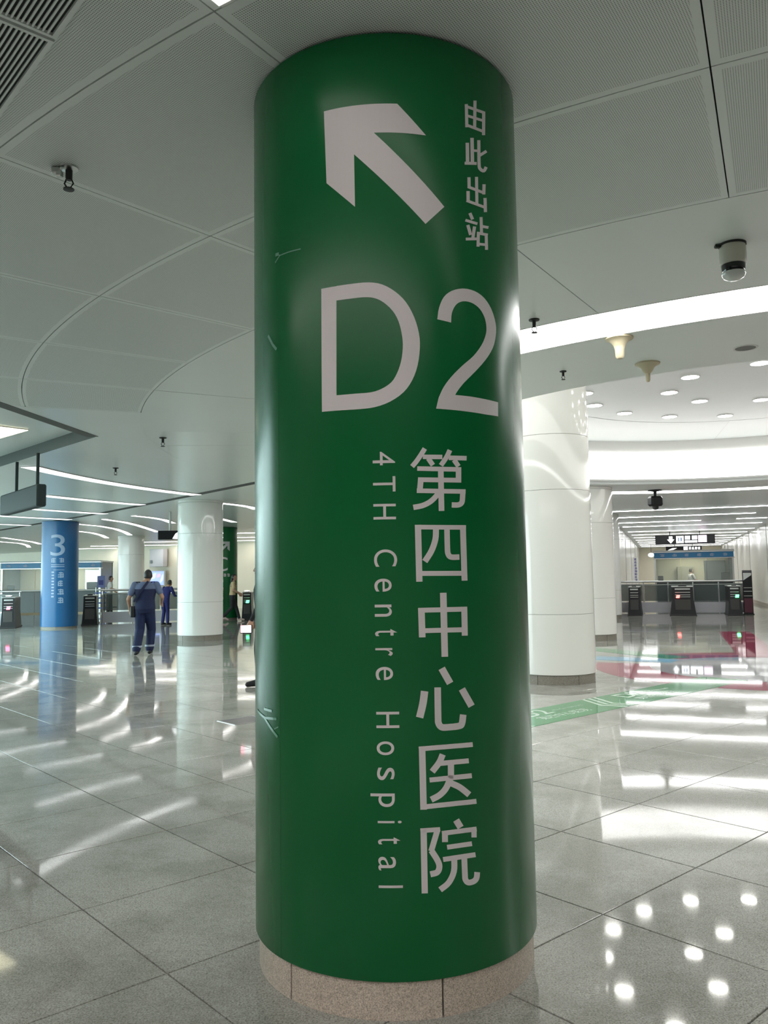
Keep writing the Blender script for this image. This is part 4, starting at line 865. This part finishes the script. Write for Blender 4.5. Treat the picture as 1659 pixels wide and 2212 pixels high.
# ------------------------------------------------------------------ ticket gates, fences, booths
M_GLASS = mat('tinted_glass', (0.10, 0.13, 0.125), 0.05, alpha=0.62)
M_CLEAR = mat('clear_glass', (0.75, 0.82, 0.78), 0.03, alpha=0.16)
M_KICK = wornpaint('kick_panel', (0.52, 0.52, 0.56), 0.3, 0.03)
M_RED = emitter('led_red', (1.0, 0.05, 0.04), 14.0)
M_GRN = emitter('led_green', (0.05, 1.0, 0.25), 10.0)
M_PNK = emitter('led_pink', (1.0, 0.06, 0.25), 9.0)
def gate(x, y, rz, w, label, led, led_s=.0, white=False):
    t = empty('ticket_gate', (x, y, 0), rz); tag(t, label, 'ticket gate', 'ticket gates')
    wb = w * 1.25
    b = MB()
    # tapered cabinet, 1.5 m deep
    for y0, y1 in ((0, 1.5),):
        vs = [(-wb / 2, y0 - .05, .03), (wb / 2, y0 - .05, .03), (wb / 2, y1, .03), (-wb / 2, y1, .03),
              (-w / 2 * 1.04, y0, .55), (w / 2 * 1.04, y0, .55), (w / 2, y1, .55), (-w / 2, y1, .55),
              (-w / 2, y0 + .03, .96), (w / 2, y0 + .03, .96), (w / 2, y1, .98), (-w / 2, y1, .98)]
        b.add(vs, [(0, 3, 2, 1), (8, 9, 10, 11)] + [(k * 4 + i, k * 4 + (i + 1) % 4, k * 4 + 4 + (i + 1) % 4, k * 4 + 4 + i) for k in (0, 1) for i in range(4)])
    b.build('cabinet', M_BLACK, t)
    MB().bevbox(-wb / 2 - .02, wb / 2 + .02, -.10, 1.55, 0, .035, .01).build('plinth', M_BLACKMET, t)
    for z0, z1, d in ((.875, .925, .018), (.775, .800, .012), (.690, .712, .008), (.625, .645, .004)):
        MB().bevbox(-w * .37, w * .37, -.012 + d * 1.4, .03 + d, z0, z1, .004).build('trim_bar', M_STEEL, t)
    MB().bevbox(-w * .38, w * .38, -.038, 0, .20, .54, .006).build('front_panel', mat('gate_panel', (.05, .047, .044), .3), t)
    MB().bevbox(-w / 2 - .02, w / 2 + .02, .02, 1.52, .965, .995, .008).build('top_cap', M_STEEL, t)
    MB().bevbox(-w * .2, w * .2, .1, .35, .99, 1.03, .01).build('card_reader', M_BLACK, t)
    if white: MB().ellipsoid((0, .06, 1.035), (.10, .06, .022), 14, 8).build('reader_lamp', M_SIGNGLOW, t, 60)
    if led is not None:
        mb = MB()
        for k in range(3): mb.bevbox(led_s - .055 + k * .008, led_s + .055 + k * .008, -.030, -.012, .60 + k * .035, .620 + k * .035, .004)
        mb.build('status_lamp', led, t)
    return t
gp = cor(29.7, .60); gate(gp[0], gp[1], CROT, .66, 'middle ticket gate of the right row with a red light', M_RED, -.16)
gp = cor(29.7, -.98); gate(gp[0], gp[1], CROT, .36, 'left ticket gate of the right row beside the white wall', None)
gp = cor(29.8, 2.24); gate(gp[0], gp[1], CROT, .36, 'right ticket gate of the right row with a green light', M_GRN, .07)
la = rad(-3)
gate(-12.12, 26.35, .3, .36, 'ticket gate at the left edge with a red light', M_PNK, .0, True)
gate(-9.95, 27.6, .3, .40, 'ticket gate directly right of the blue column', None, 0, False)
gate(-5.05, 29.9, .1, .30, 'ticket gate with a green light beside the dark green column', M_GRN, .02, True)

def fence(x, y, rz, L, label, n, kick=.40, top=1.15, glass=M_GLASS):
    t = empty('glass_fence', (x, y, 0), rz); tag(t, label, 'fence')
    for k in range(n + 1):
        px = L * k / n
        MB().tube([(px, 0, 0), (px, 0, top)], .022, 10).build('post', M_STEEL, t, 40)
    for k in range(n):
        a, b = L * k / n + .03, L * (k + 1) / n - .03
        MB().box(a, b, -.008, .008, kick + .05, top - .09).build('glass_panel', glass, t)
        if kick > .1: MB().box(a - .03, b + .03, -.03, .005, .03, kick).build('kick_panel', M_KICK, t)
    MB().tube([(-.05, 0, top), (L + .05, 0, top)], .035, 12).build('handrail', M_STEEL, t, 40)
    MB().tube([(-.02, 0, top - .12), (L + .02, 0, top - .12)], .018, 8).build('rail', M_STEEL, t, 40)
    return t
gp = cor(31.4, -1.55); fence(gp[0], gp[1], CROT, 4.25, 'long glass fence with steel handrail behind the right ticket gates', 5)
fence(-9.8, 28.4, .30, 3.9, 'tinted glass fence with pale kick panels right of the blue column', 4)
fence(-17.6, 27.6, .25, 4.9, 'tinted glass fence at the left edge behind the red-lit gate', 5)

M_BOOTHBLUE = wornpaint('booth_blue', (0.02, 0.20, 0.42), 0.3, 0.05)
M_BOOTHGREY = wornpaint('booth_grey', (0.13, 0.15, 0.15), 0.35, 0.05)
M_BOOTHLAMP = emitter('booth_lamp', (1.0, 1.0, 0.86), 9.0)
def booth(x, y, rz, w, d, label, screen=False):
    t = empty('service_booth', (x, y, 0), rz); tag(t, label, 'booth')
    MB().bevbox(0, w, -.05, .25, 2.12, 2.36, .01).build('header_sign', M_BOOTHBLUE, t)
    for k in range(6): Print().blob(.35 + k * (w - .7) / 5, 2.24, .20, .13, rnd).flat('header_print', front_plane(-.053), M_BLUETXT, t)
    MB().bevbox(-.03, w + .03, -.08, .28, 2.36, 2.40, .006).bevbox(-.03, w + .03, -.08, .28, 2.08, 2.12, .006).build('header_trim', M_STEEL, t)
    MB().box(-.03, w + .03, .0, d, 2.40, 2.46).build('roof', M_WHITEMET, t)
    for xx in (0, w - .07): MB().box(xx, xx + .07, 0, .07, 0, 2.08).build('post', M_STEEL, t)
    for xx in (0, w - .07): MB().box(xx, xx + .07, d - .07, d, 0, 2.40).build('post', M_STEEL, t)
    n = 3
    for k in range(n):
        a = .07 + (w - .14) * k / n; b = .07 + (w - .14) * (k + 1) / n
        MB().box(a + .015, b - .015, .03, .042, 1.14, 2.08).build('window_pane', M_CLEAR, t)
        MB().box(a + .01, b - .01, .01, .06, .06, 1.04).build('base_panel', M_BOOTHGREY, t)
    MB().bevbox(-.08, w + .08, -.28, .45, 1.05, 1.12, .015).build('counter', M_WHITEMET, t)
    MB().box(.02, w - .02, d - .05, d - .02, 0, 2.40).build('back_wall', wornpaint('booth_cream', (.70, .68, .50), .5, .03), t)
    for xx in (.02, w - .05): MB().box(xx, xx + .03, .07, d - .05, 0, 2.40).build('side_wall', M_BOOTHGREY, t)
    MB().bevbox(w * .3, w * .7, d * .3, d * .6, 2.355, 2.385, .005).build('ceiling_lamp', M_BOOTHLAMP, t)
    if not screen: MB().bevbox(w * .66, w * .93, d - .5, d - .06, .0, 2.0, .01).build('cabinet', M_BOOTHGREY, t)
    MB().bevbox(w * .30, w * .52, d - .42, d - .06, 0, 1.75, .01).build('locker', mat('locker_beige', (.36, .36, .27), .5), t)
    if screen:
        MB().box(w - 1.32, w - .60, d - .13, d - .06, 1.02, 2.06).build('lit_window_frame', M_STEEL, t)
        MB().box(w - 1.29, w - .63, d - .145, d - .13, 1.05, 2.02).build('lit_window', emitter('window_glow', (0.88, 1.0, 0.90), 3.0), t)
    MB().bevbox(w * .84, w * .96, .30, .42, 1.12, 1.45, .02).build('monitor', M_BLACK, t)
    MB().bevbox(w * .04, w * .11, .30, .42, 1.12, 1.33, .02).build('monitor', M_BLACK, t)
    return t
gp = cor(38.6, -.36); booth(gp[0], gp[1], CROT, 3.3, 2.4, 'service booth with a blue header sign behind the right ticket gates')
booth(-17.85, 38.0, .10, 4.5, 2.5, 'service booth with a dark blue header sign behind the blue column', True)
# upright information totem by the right gates
o = empty('info_totem', (*cor(30.6, 2.72), 0), CROT); tag(o, 'tall dark display totem with a pale top right of the ticket gates', 'display')
MB().bevbox(-.15, .15, -.06, .06, 0.02, 1.50, .01).build('body', M_BLACK, o)
MB().box(-.17, .17, -.09, .09, 0, .03).build('base', M_BLACKMET, o)
MB().add([(-.13, -.063, 1.42), (.13, -.063, 1.42), (.13, -.063, 1.34), (-.13, -.063, 1.16)], [(0, 1, 2, 3)]).build('pale_panel', M_WHITEMET, o)
MB().bevbox(-.15, .15, -.065, .065, 1.44, 1.51, .01).build('cap', mat('totem_cap', (.10, .10, .11), .4), o)
MB().box(-.13, .13, -.062, -.058, .06, .55).build('lower_panel', M_MAROON, o)
for z in (.62, .78, .9): MB().box(-.13, .13, -.064, -.058, z, z + .018).build('trim_line', M_STEEL, o)
# narrow vertical board on the left corridor wall: characters too blurred to read
o = empty('wall_banner', (*cor(51.0, -1.53), 0), CROT); tag(o, 'narrow white board with a column of violet characters on the left corridor wall', 'sign')
MB().bevbox(-.11, .11, -.02, .02, .90, 2.42, .006).build('board', M_WALL, o)
for k in range(8): Print().blob(0, 2.30 - k * .175, .15, .145, rnd).flat('character_print', front_plane(-.022), mat('violet_print', (.05, .04, .30), .4), o)

# end-of-corridor globe lamp
o = empty('globe_lamp', (*cor(57, -.7), CZ - .3)); tag(o, 'small glowing oval lamp in front of the beige corridor end', 'lamp')
MB().ellipsoid((0, 0, -.42), (.20, .20, .14), 16, 10).build('globe', M_SIGNGLOW, o, 60)
MB().tube([(0, 0, -.30), (0, 0, .3)], .015, 6).build('stem', M_BLACKMET, o)

# far left wall furniture
o = empty('advert_screen', (-12.55, 45.3, 0), rad(-36.4)); tag(o, 'glowing blue advertising screen on the cream wall behind the uniformed people', 'screen')
MB().bevbox(-.62, .62, -.08, .02, 1.18, 2.02, .01).build('frame', M_WHITEMET, o)
MB().box(-.57, .57, -.09, -.08, 1.23, 1.97).build('display', emitter('screen_blue', (0.06, 0.16, 0.75), 1.2), o)
pr = Print(); pr.poly([(-.5, 1.75), (-.1, 1.9), (-.2, 1.6), (-.5, 1.55)]); pr.poly([(.2, 1.3), (.5, 1.5), (.5, 1.85), (.35, 1.6)])
pr.flat('display_shape', front_plane(-.093), emitter('screen_pale', (.45, .6, 1.0), 1.2), o)
Print().poly([(-.02, 1.62), (.3, 1.7), (.26, 1.85), (0, 1.8)]).flat('display_shape', front_plane(-.094), emitter('screen_pink', (.7, .25, .45), 1.0), o)
o = empty('wall_cabinet', (-12.45, 45.2, 0), rad(-36.4)); tag(o, 'pale grey box on the cream wall above the blue screen', 'cabinet')
MB().bevbox(-.6, .6, -.25, .05, 2.22, 3.2, .02).build('body', wornpaint('cabinet_pale', (.55, .55, .58), .4, .03), o)
MB().bevbox(-.52, -.32, -.29, -.25, 2.42, 2.60, .01).build('vent', M_BOOTHGREY, o)
o = empty('poster_stand', (-13.05, 37.6, 0), .3); tag(o, 'blue notice board on a stand beside the person in white', 'notice board')
MB().bevbox(-.17, .17, -.02, .02, 1.18, 1.72, .008).build('board', wornpaint('notice_blue', (.16, .19, .42), .4, .1), o)
MB().box(-.10, .10, -.024, -.02, 1.30, 1.52).build('notice', mat('notice_dark', (.05, .06, .22), .4), o)
for k in range(4): MB().bevbox(-.26, .26, -.16, .06, .22 + k * .23, .28 + k * .23, .01).build('leaflet_tray', wornpaint('tray_blue', (.10, .16, .42), .4, .05), o)
for xx in (-.22, .22): MB().tube([(xx, .04, 0), (xx, .04, 1.2)], .018, 8).build('pole', M_STEEL, o)
MB().bevbox(-.34, .34, -.22, .12, 0, .05, .01).build('base', M_WHITEMET, o)

# ------------------------------------------------------------------ people
SKIN = mat('skin', (0.42, 0.24, 0.16), 0.5)
HAIR = wornpaint('hair_black', (0.012, 0.011, 0.010), 0.5, 0.2, 30)
def limb(mb, prims, tagname, pts, rs):
    P = [Vector(p) for p in pts]
    for k in range(len(P) - 1):
        n = 5
        q = [P[k].lerp(P[k + 1], i / n) for i in range(n + 1)]
        rr = [rs[k] + (rs[k + 1] - rs[k]) * i / n for i in range(n + 1)]
        mb.tube(q, rr, 12)
        prims.append((tagname, P[k], P[k + 1], rs[k], rs[k + 1]))
    for p, r in zip(P, rs): mb.ellipsoid(tuple(p), (r, r, r), 12, 8)
def hand(mb, prims, wrist, d, side, sc=1.0):
    d = d.normalized(); side = (side - d * side.dot(d)).normalized(); nrm = d.cross(side)
    palm = wrist + d * .045 * sc
    limb(mb, prims, 'skin', [wrist, palm, wrist + d * .085 * sc], [.026 * sc, .034 * sc, .030 * sc])
    for k, (o, L) in enumerate(((-.030, .062), (-.010, .074), (.010, .070), (.029, .054))):
        a = wrist + d * .082 * sc + side * o * sc
        b = a + d * L * .55 * sc + nrm * .010 * sc; c = b + d * L * .40 * sc + nrm * .024 * sc
        limb(mb, prims, 'skin', [a, b, c], [.0105 * sc, .0095 * sc, .008 * sc])
    a = wrist + d * .025 * sc - side * .026 * sc
    limb(mb, prims, 'skin', [a, a + d * .035 * sc - side * .026 * sc + nrm * .012, a + d * .070 * sc - side * .028 * sc + nrm * .022], [.013 * sc, .012 * sc, .009 * sc])
def person(label, loc, rz, J, cloth, H=1.7, lean=0.0, voxel=.011, hair='short', face=True, bulk=1.0):
    sc = H / 1.70
    t = empty('person', loc, rz); tag(t, label, 'person')
    def sp(x, y, z): return Vector((x, y + lean * max(0, z - .93), z - .25 * lean * lean * max(0, z - .93)))
    mb = MB(); prims = []
    secs = [(.82, .135, .105), (.90, .172, .125), (.99, .165, .120), (1.08, .155, .112), (1.20, .170, .120), (1.30, .182, .122), (1.38, .160, .098), (1.425, .085, .070), (1.46, .055, .055)]
    n = 24; vs = []; fs = []
    for z, w, d in secs:
        c = sp(0, 0, z)
        for k in range(n):
            a = 2 * PI * k / n
            vs.append((c.x + w * bulk * math.cos(a), c.y + d * bulk * math.sin(a), c.z))
    for i in range(len(secs) - 1):
        for k in range(n): fs.append((i * n + k, i * n + (k + 1) % n, i * n + n + (k + 1) % n, i * n + n + k))
    fs.append(tuple(range(n - 1, -1, -1))); fs.append(tuple(range((len(secs) - 1) * n, len(secs) * n)))
    mb.add(vs, fs)
    hd = sp(0, .01, 1.585) + Vector(J.get('head', (0, 0, 0)))
    mb.ellipsoid(tuple(hd), (.074, .092, .112), 20, 14)
    mb.ellipsoid(tuple(hd + Vector((0, .028, -.055))), (.055, .060, .058), 16, 10)
    limb(mb, prims, 'skin', [sp(0, -.005, 1.42), hd + Vector((0, -.01, -.07))], [.058, .052])
    prims.append(('skin', hd - Vector((0, 0, .05)), hd + Vector((0, 0, .04)), .08, .08))
    if face:
        limb(mb, prims, 'skin', [hd + Vector((0, .082, .012)), hd + Vector((0, .104, -.022))], [.010, .014])
        for sx in (-1, 1): mb.ellipsoid(tuple(hd + Vector((sx * .076, -.005, -.01))), (.014, .022, .032), 8, 6)
    for sx, k in ((-1, 'l'), (1, 'r')):
        hip = Vector((sx * .088, 0, .88)); kn = Vector(J['knee_' + k]); an = Vector(J['ankle_' + k])
        w = J.get('baggy', 1.0)
        limb(mb, prims, 'bottom', [hip, kn, an + Vector((0, 0, .03))], [.092 * bulk, .066 * w, .058 * w])
        toe = an + Vector(J.get('toe_' + k, (0, .17, -.055)))
        heel = an + Vector((0, -.035, -.045))
        limb(mb, prims, 'shoe', [heel, an + Vector((0, .05, -.035)), toe], [.042, .048, .036])
        sh = sp(sx * .178 * bulk, 0, 1.375); el = Vector(J['elbow_' + k]); wr = Vector(J['wrist_' + k])
        md = sh.lerp(el, .62)
        limb(mb, prims, 'sleeve', [sh, md], [.066, .062])
        limb(mb, prims, cloth.get('arm', 'skin'), [md, el, wr], [.043, .041, .029])
        hand(mb, prims, wr, wr - el, Vector(J.get('palm_' + k, (0, 1, 0))))
    me = mb.mesh('body', SKIN)
    ob = bpy.data.objects.new('body', me); COL.objects.link(ob)
    md_ = ob.modifiers.new('r', 'REMESH'); md_.mode = 'VOXEL'; md_.voxel_size = voxel
    sm = ob.modifiers.new('s', 'SMOOTH'); sm.factor = .5; sm.iterations = 2
    dg = bpy.context.evaluated_depsgraph_get(); dg.update()
    me2 = bpy.data.meshes.new_from_object(ob.evaluated_get(dg)); me2.name = 'body'
    ob.modifiers.clear(); ob.data = me2; bpy.data.meshes.remove(me)
    order = ['skin', 'top', 'yoke', 'sleeve', 'bottom', 'shoe']
    me2.materials.clear()
    for k in order: me2.materials.append(SKIN if k == 'skin' else cloth[k])
    hem, yoke = cloth.get('hem', .90), cloth.get('yokez', 9)
    idx = []
    for p in me2.polygons:
        c = p.center; best = 1e9; bt = 'top'
        for tg, a, b, ra, rb in prims:
            ab = b - a; u = max(0, min(1, (c - a).dot(ab) / max(ab.length_squared, 1e-9)))
            dd = (c - (a + ab * u)).length - (ra + (rb - ra) * u)
            if dd < best: best = dd; bt = tg
        cz = c.z + .25 * lean * lean * max(0, c.z - .93)
        ctr = sp(0, 0, cz)
        # distance to the trunk
        for (z0, w0, d0), (z1, w1, d1) in zip(secs[:-1], secs[1:]):
            if z0 <= cz <= z1:
                u = (cz - z0) / (z1 - z0); w = (w0 + (w1 - w0) * u) * bulk; d = (d0 + (d1 - d0) * u) * bulk
                dd = (math.hypot((c.x - ctr.x) / w, (c.y - ctr.y) / d) - 1) * min(w, d)
                if dd < best and cz < 1.435: best = dd; bt = 'top'
        if bt == 'top': bt = 'bottom' if cz < hem else ('yoke' if cz > yoke else 'top')
        if bt == 'bottom' and cz > hem: bt = 'top'
        idx.append(order.index(bt))
    me2.polygons.foreach_set('material_index', idx)
    me2.polygons.foreach_set('use_smooth', [True] * len(me2.polygons)); me2.update()
    ob.parent = t; t.scale = (sc, sc, sc)
    # hair
    h = MB(); h.ellipsoid((0, 0, 0), (.083, .101, .121), 28, 20)
    keep = [f for f in h.f if all((h.v[i][2] > .055 or h.v[i][1] < .012 + .25 * h.v[i][2]) and h.v[i][2] > (-.060 if hair == 'short' else -.105) for i in f)]
    h.f = keep; h.m = [0] * len(keep)
    if hair == 'long': h.ellipsoid((0, -.075, -.11), (.07, .045, .13), 14, 10)
    if hair == 'bun': h.ellipsoid((0, -.10, .02), (.042, .042, .042), 12, 8)
    ho = h.build('hair', HAIR, t, 60, loc=tuple(hd)); 
    if hair == 'short' or True:
        m = ho.modifiers.new('thick', 'SOLIDIFY'); m.thickness = .006; m.offset = -1
    if face:
        for sx in (-1, 1): MB().ellipsoid(tuple(hd + Vector((sx * .030, .084, .006))), (.012, .007, .006), 10, 6).build('eye', HAIR, t, 60)
        MB().ellipsoid(tuple(hd + Vector((0, .086, -.060))), (.022, .006, .006), 10, 6).build('mouth', mat('lips', (.25, .08, .07), .5), t, 60)
    return t, hd, sp
NAVY = wornpaint('uniform_navy', (0.007, 0.014, 0.060), 0.8, 0.15, 8)
NAVY2 = wornpaint('uniform_trousers', (0.007, 0.016, 0.066), 0.8, 0.2, 8)
PALEB = wornpaint('uniform_pale_blue', (0.12, 0.155, 0.26), 0.8, 0.1, 8)
SHOE = mat('shoe_black', (0.012, 0.012, 0.013), 0.5)
t, hd, sp = person('person in blue uniform walking away, strap across the back, pale blue yoke', (-4.72, 16.1, 0), .10,
    dict(knee_l=(-.10, .03, .49), ankle_l=(-.115, -.20, .115), toe_l=(-.05, .14, -.075), knee_r=(.095, .16, .50), ankle_r=(.075, .12, .10),
         elbow_l=(-.315, -.02, 1.09), wrist_l=(-.300, .10, .87), elbow_r=(.325, .02, 1.13), wrist_r=(.28, .22, 1.02), head=(.03, .05, -.03), baggy=1.38, palm_l=(0, 1, 0), palm_r=(0, 0, 1)),
    dict(top=NAVY, yoke=PALEB, sleeve=PALEB, bottom=NAVY2, shoe=SHOE, hem=.80, yokez=1.285), 1.70, .12, .0095, bulk=1.18)
st = []
for k in range(11):
    u = k / 10; z = 1.44 - .40 * u; x = .075 - .28 * u
    d = .126 * 1.18 * math.sqrt(max(.06, 1 - (x / (.19 * 1.18)) ** 2)) + .012
    c = sp(0, 0, z); st.append((x, c.y - d, c.z))
b = MB()
for p, q in zip(st[:-1], st[1:]):
    dv = (Vector(q) - Vector(p)).normalized(); w = Vector((-dv.z, 0, dv.x)) * .022
    P, Q = Vector(p), Vector(q); o = Vector((0, .012, 0))
    b.add([P - w - o, P + w - o, Q + w - o, Q - w - o, P - w + o, P + w + o, Q + w + o, Q - w + o], [(0, 1, 2, 3), (7, 6, 5, 4), (0, 3, 7, 4), (1, 5, 6, 2)])
b.build('shoulder_strap', mat('strap_navy', (.008, .012, .05), .7), t)
for x, y, z, r in ((-.113, -.165, .185, .096), (.077, .125, .180, .096)):
    MB().lathe([(r - .006, -.018), (r, -.016), (r, .016), (r - .006, .018)], 20, cap=False).build('cuff_stripe', mat('reflective_grey', (.36, .42, .52), .4), t, 40, loc=(x, y, z))
for sx in (-1, 1):
    c = sp(sx * .145, -.01, 1.415); MB().bevbox(-.045, .045, -.025, .025, 0, .022, .006).build('epaulette', mat('strap_navy', (.008, .012, .05), .7), t, loc=tuple(c))
MB().bevbox(-.05, .05, -.09, .09, -.12, .10, .02).build('belt_pouch', SHOE, t, loc=(-.225, .02, .86))

ROYAL = wornpaint('uniform_royal', (0.010, 0.013, 0.10), 0.8, 0.15, 8)
t, hd, sp = person('person in plain dark blue uniform bending forward behind the left white column', (-7.22, 26.9, 0), -.5,
    dict(knee_l=(-.09, .03, .50), ankle_l=(-.11, -.02, .09), knee_r=(.09, .03, .50), ankle_r=(.12, .0, .09),
         elbow_l=(-.28, .22, 1.12), wrist_l=(-.24, .42, 1.18), elbow_r=(.27, .20, 1.08), wrist_r=(.20, .40, 1.06), head=(0, .05, -.02)),
    dict(top=ROYAL, yoke=ROYAL, sleeve=ROYAL, bottom=ROYAL, shoe=SHOE, arm='sleeve', hem=.85), 1.50, .26)
ph = empty('phone', (-7.22, 26.9, 0), -.5); tag(ph, 'white glowing phone held by the bending person in dark blue', 'phone')
MB().bevbox(-.045, .045, -.006, .006, -.085, .085, .005).build('phone_body', M_BLACK, ph, loc=(-.24, .51, 1.115))
MB().box(-.040, .040, -.009, -.006, -.078, .078).build('phone_screen', M_SIGNGLOW, ph, loc=(-.24, .51, 1.115))
WSHIRT = wornpaint('shirt_white', (0.58, 0.57, 0.55), 0.8, 0.06, 6)
DKPANT = wornpaint('trousers_dark', (0.018, 0.02, 0.022), 0.8, 0.1, 6)
person('person in white shirt and dark trousers standing by the blue notice board', (-12.25, 36.4, 0), -1.2,
    dict(knee_l=(-.09, .03, .50), ankle_l=(-.10, -.05, .09), knee_r=(.09, .05, .50), ankle_r=(.10, .08, .09),
         elbow_l=(-.27, .10, 1.13), wrist_l=(-.22, .30, 1.08), elbow_r=(.27, .05, 1.12), wrist_r=(.24, .24, 1.0)),
    dict(top=WSHIRT, yoke=WSHIRT, sleeve=WSHIRT, bottom=DKPANT, shoe=SHOE, hem=.88), 1.70, .06)
BEIGE = wornpaint('top_beige', (0.62, 0.47, 0.27), 0.8, 0.06, 6)
t, hd, sp = person('person in beige top with dark stripes and black trousers before the dark green column', (-5.36, 28.7, 0), -PI / 2 + .15,
    dict(knee_l=(-.07, .14, .50), ankle_l=(-.07, .24, .10), knee_r=(.07, -.02, .49), ankle_r=(.07, -.30, .16), toe_r=(.0, .15, -.09),
         elbow_l=(-.24, .06, 1.12), wrist_l=(-.22, .24, .98), elbow_r=(.24, .06, 1.12), wrist_r=(.20, .26, 1.02)),
    dict(top=BEIGE, yoke=BEIGE, sleeve=BEIGE, bottom=DKPANT, shoe=wornpaint('shoe_pink', (.5, .36, .33), .6, .05), hem=.95), 1.64, .08, hair='long', bulk=.93)
for z in (1.36, 1.31, 1.26):
    c = sp(0, 0, z)
    b = MB(); b.X = Matrix.Translation(c) @ Matrix.Diagonal((.93 * 1.02, .70 * .93, 1, 1))
    rr = {1.36: .172, 1.31: .184, 1.26: .182}[z]
    b.lathe([(rr - .004, -.008), (rr + .004, -.008), (rr + .004, .008), (rr - .004, .008)], 28, cap=False); b.build('shirt_stripe', SHOE, t, 40)
BLK = wornpaint('clothes_black', (0.012, 0.012, 0.014), 0.8, 0.1, 6)
GREYS = wornpaint('sleeve_grey', (0.20, 0.21, 0.20), 0.8, 0.1, 6)
person('person in black clothes mostly hidden behind the foreground green column', (-1.67, 11.2, 0), PI / 2,
    dict(knee_l=(-.08, .05, .50), ankle_l=(-.08, .03, .09), knee_r=(.08, .02, .50), ankle_r=(.08, -.12, .10),
         elbow_l=(-.25, .02, 1.10), wrist_l=(-.24, .12, .90), elbow_r=(.24, .02, 1.10), wrist_r=(.22, .12, .90), palm_l=(0, 1, 0)),
    dict(top=BLK, yoke=BLK, sleeve=BLK, bottom=BLK, shoe=SHOE, arm='sleeve', hem=.90), 1.70, .02)
o = empty('handheld_screen', (-1.67, 11.2, 0), PI / 2); tag(o, 'glowing white and pink handheld screen beside the hidden person in black', 'device')
MB().bevbox(-.265, -.245, .11, .27, .73, .84, .006).build('device_body', M_BLACK, o)
MB().box(-.269, -.265, .12, .21, .74, .835).build('screen_face', M_SIGNGLOW, o)
MB().box(-.269, -.265, .21, .26, .74, .835).build('screen_edge', emitter('screen_red', (1.0, .35, .45), 2.5), o)
gp = cor(40.0, 1.18)
person('clerk in pale shirt with dark hair behind the glass of the right booth', (gp[0], gp[1], 0), CROT - 1.1,
    dict(knee_l=(-.09, .03, .50), ankle_l=(-.10, 0, .09), knee_r=(.09, .03, .50), ankle_r=(.10, 0, .09),
         elbow_l=(-.26, .12, 1.13), wrist_l=(-.20, .32, 1.14), elbow_r=(.26, .12, 1.12), wrist_r=(.20, .32, 1.12)),
    dict(top=WSHIRT, yoke=WSHIRT, sleeve=WSHIRT, bottom=DKPANT, shoe=SHOE, hem=.9), 1.66, .06, .013)
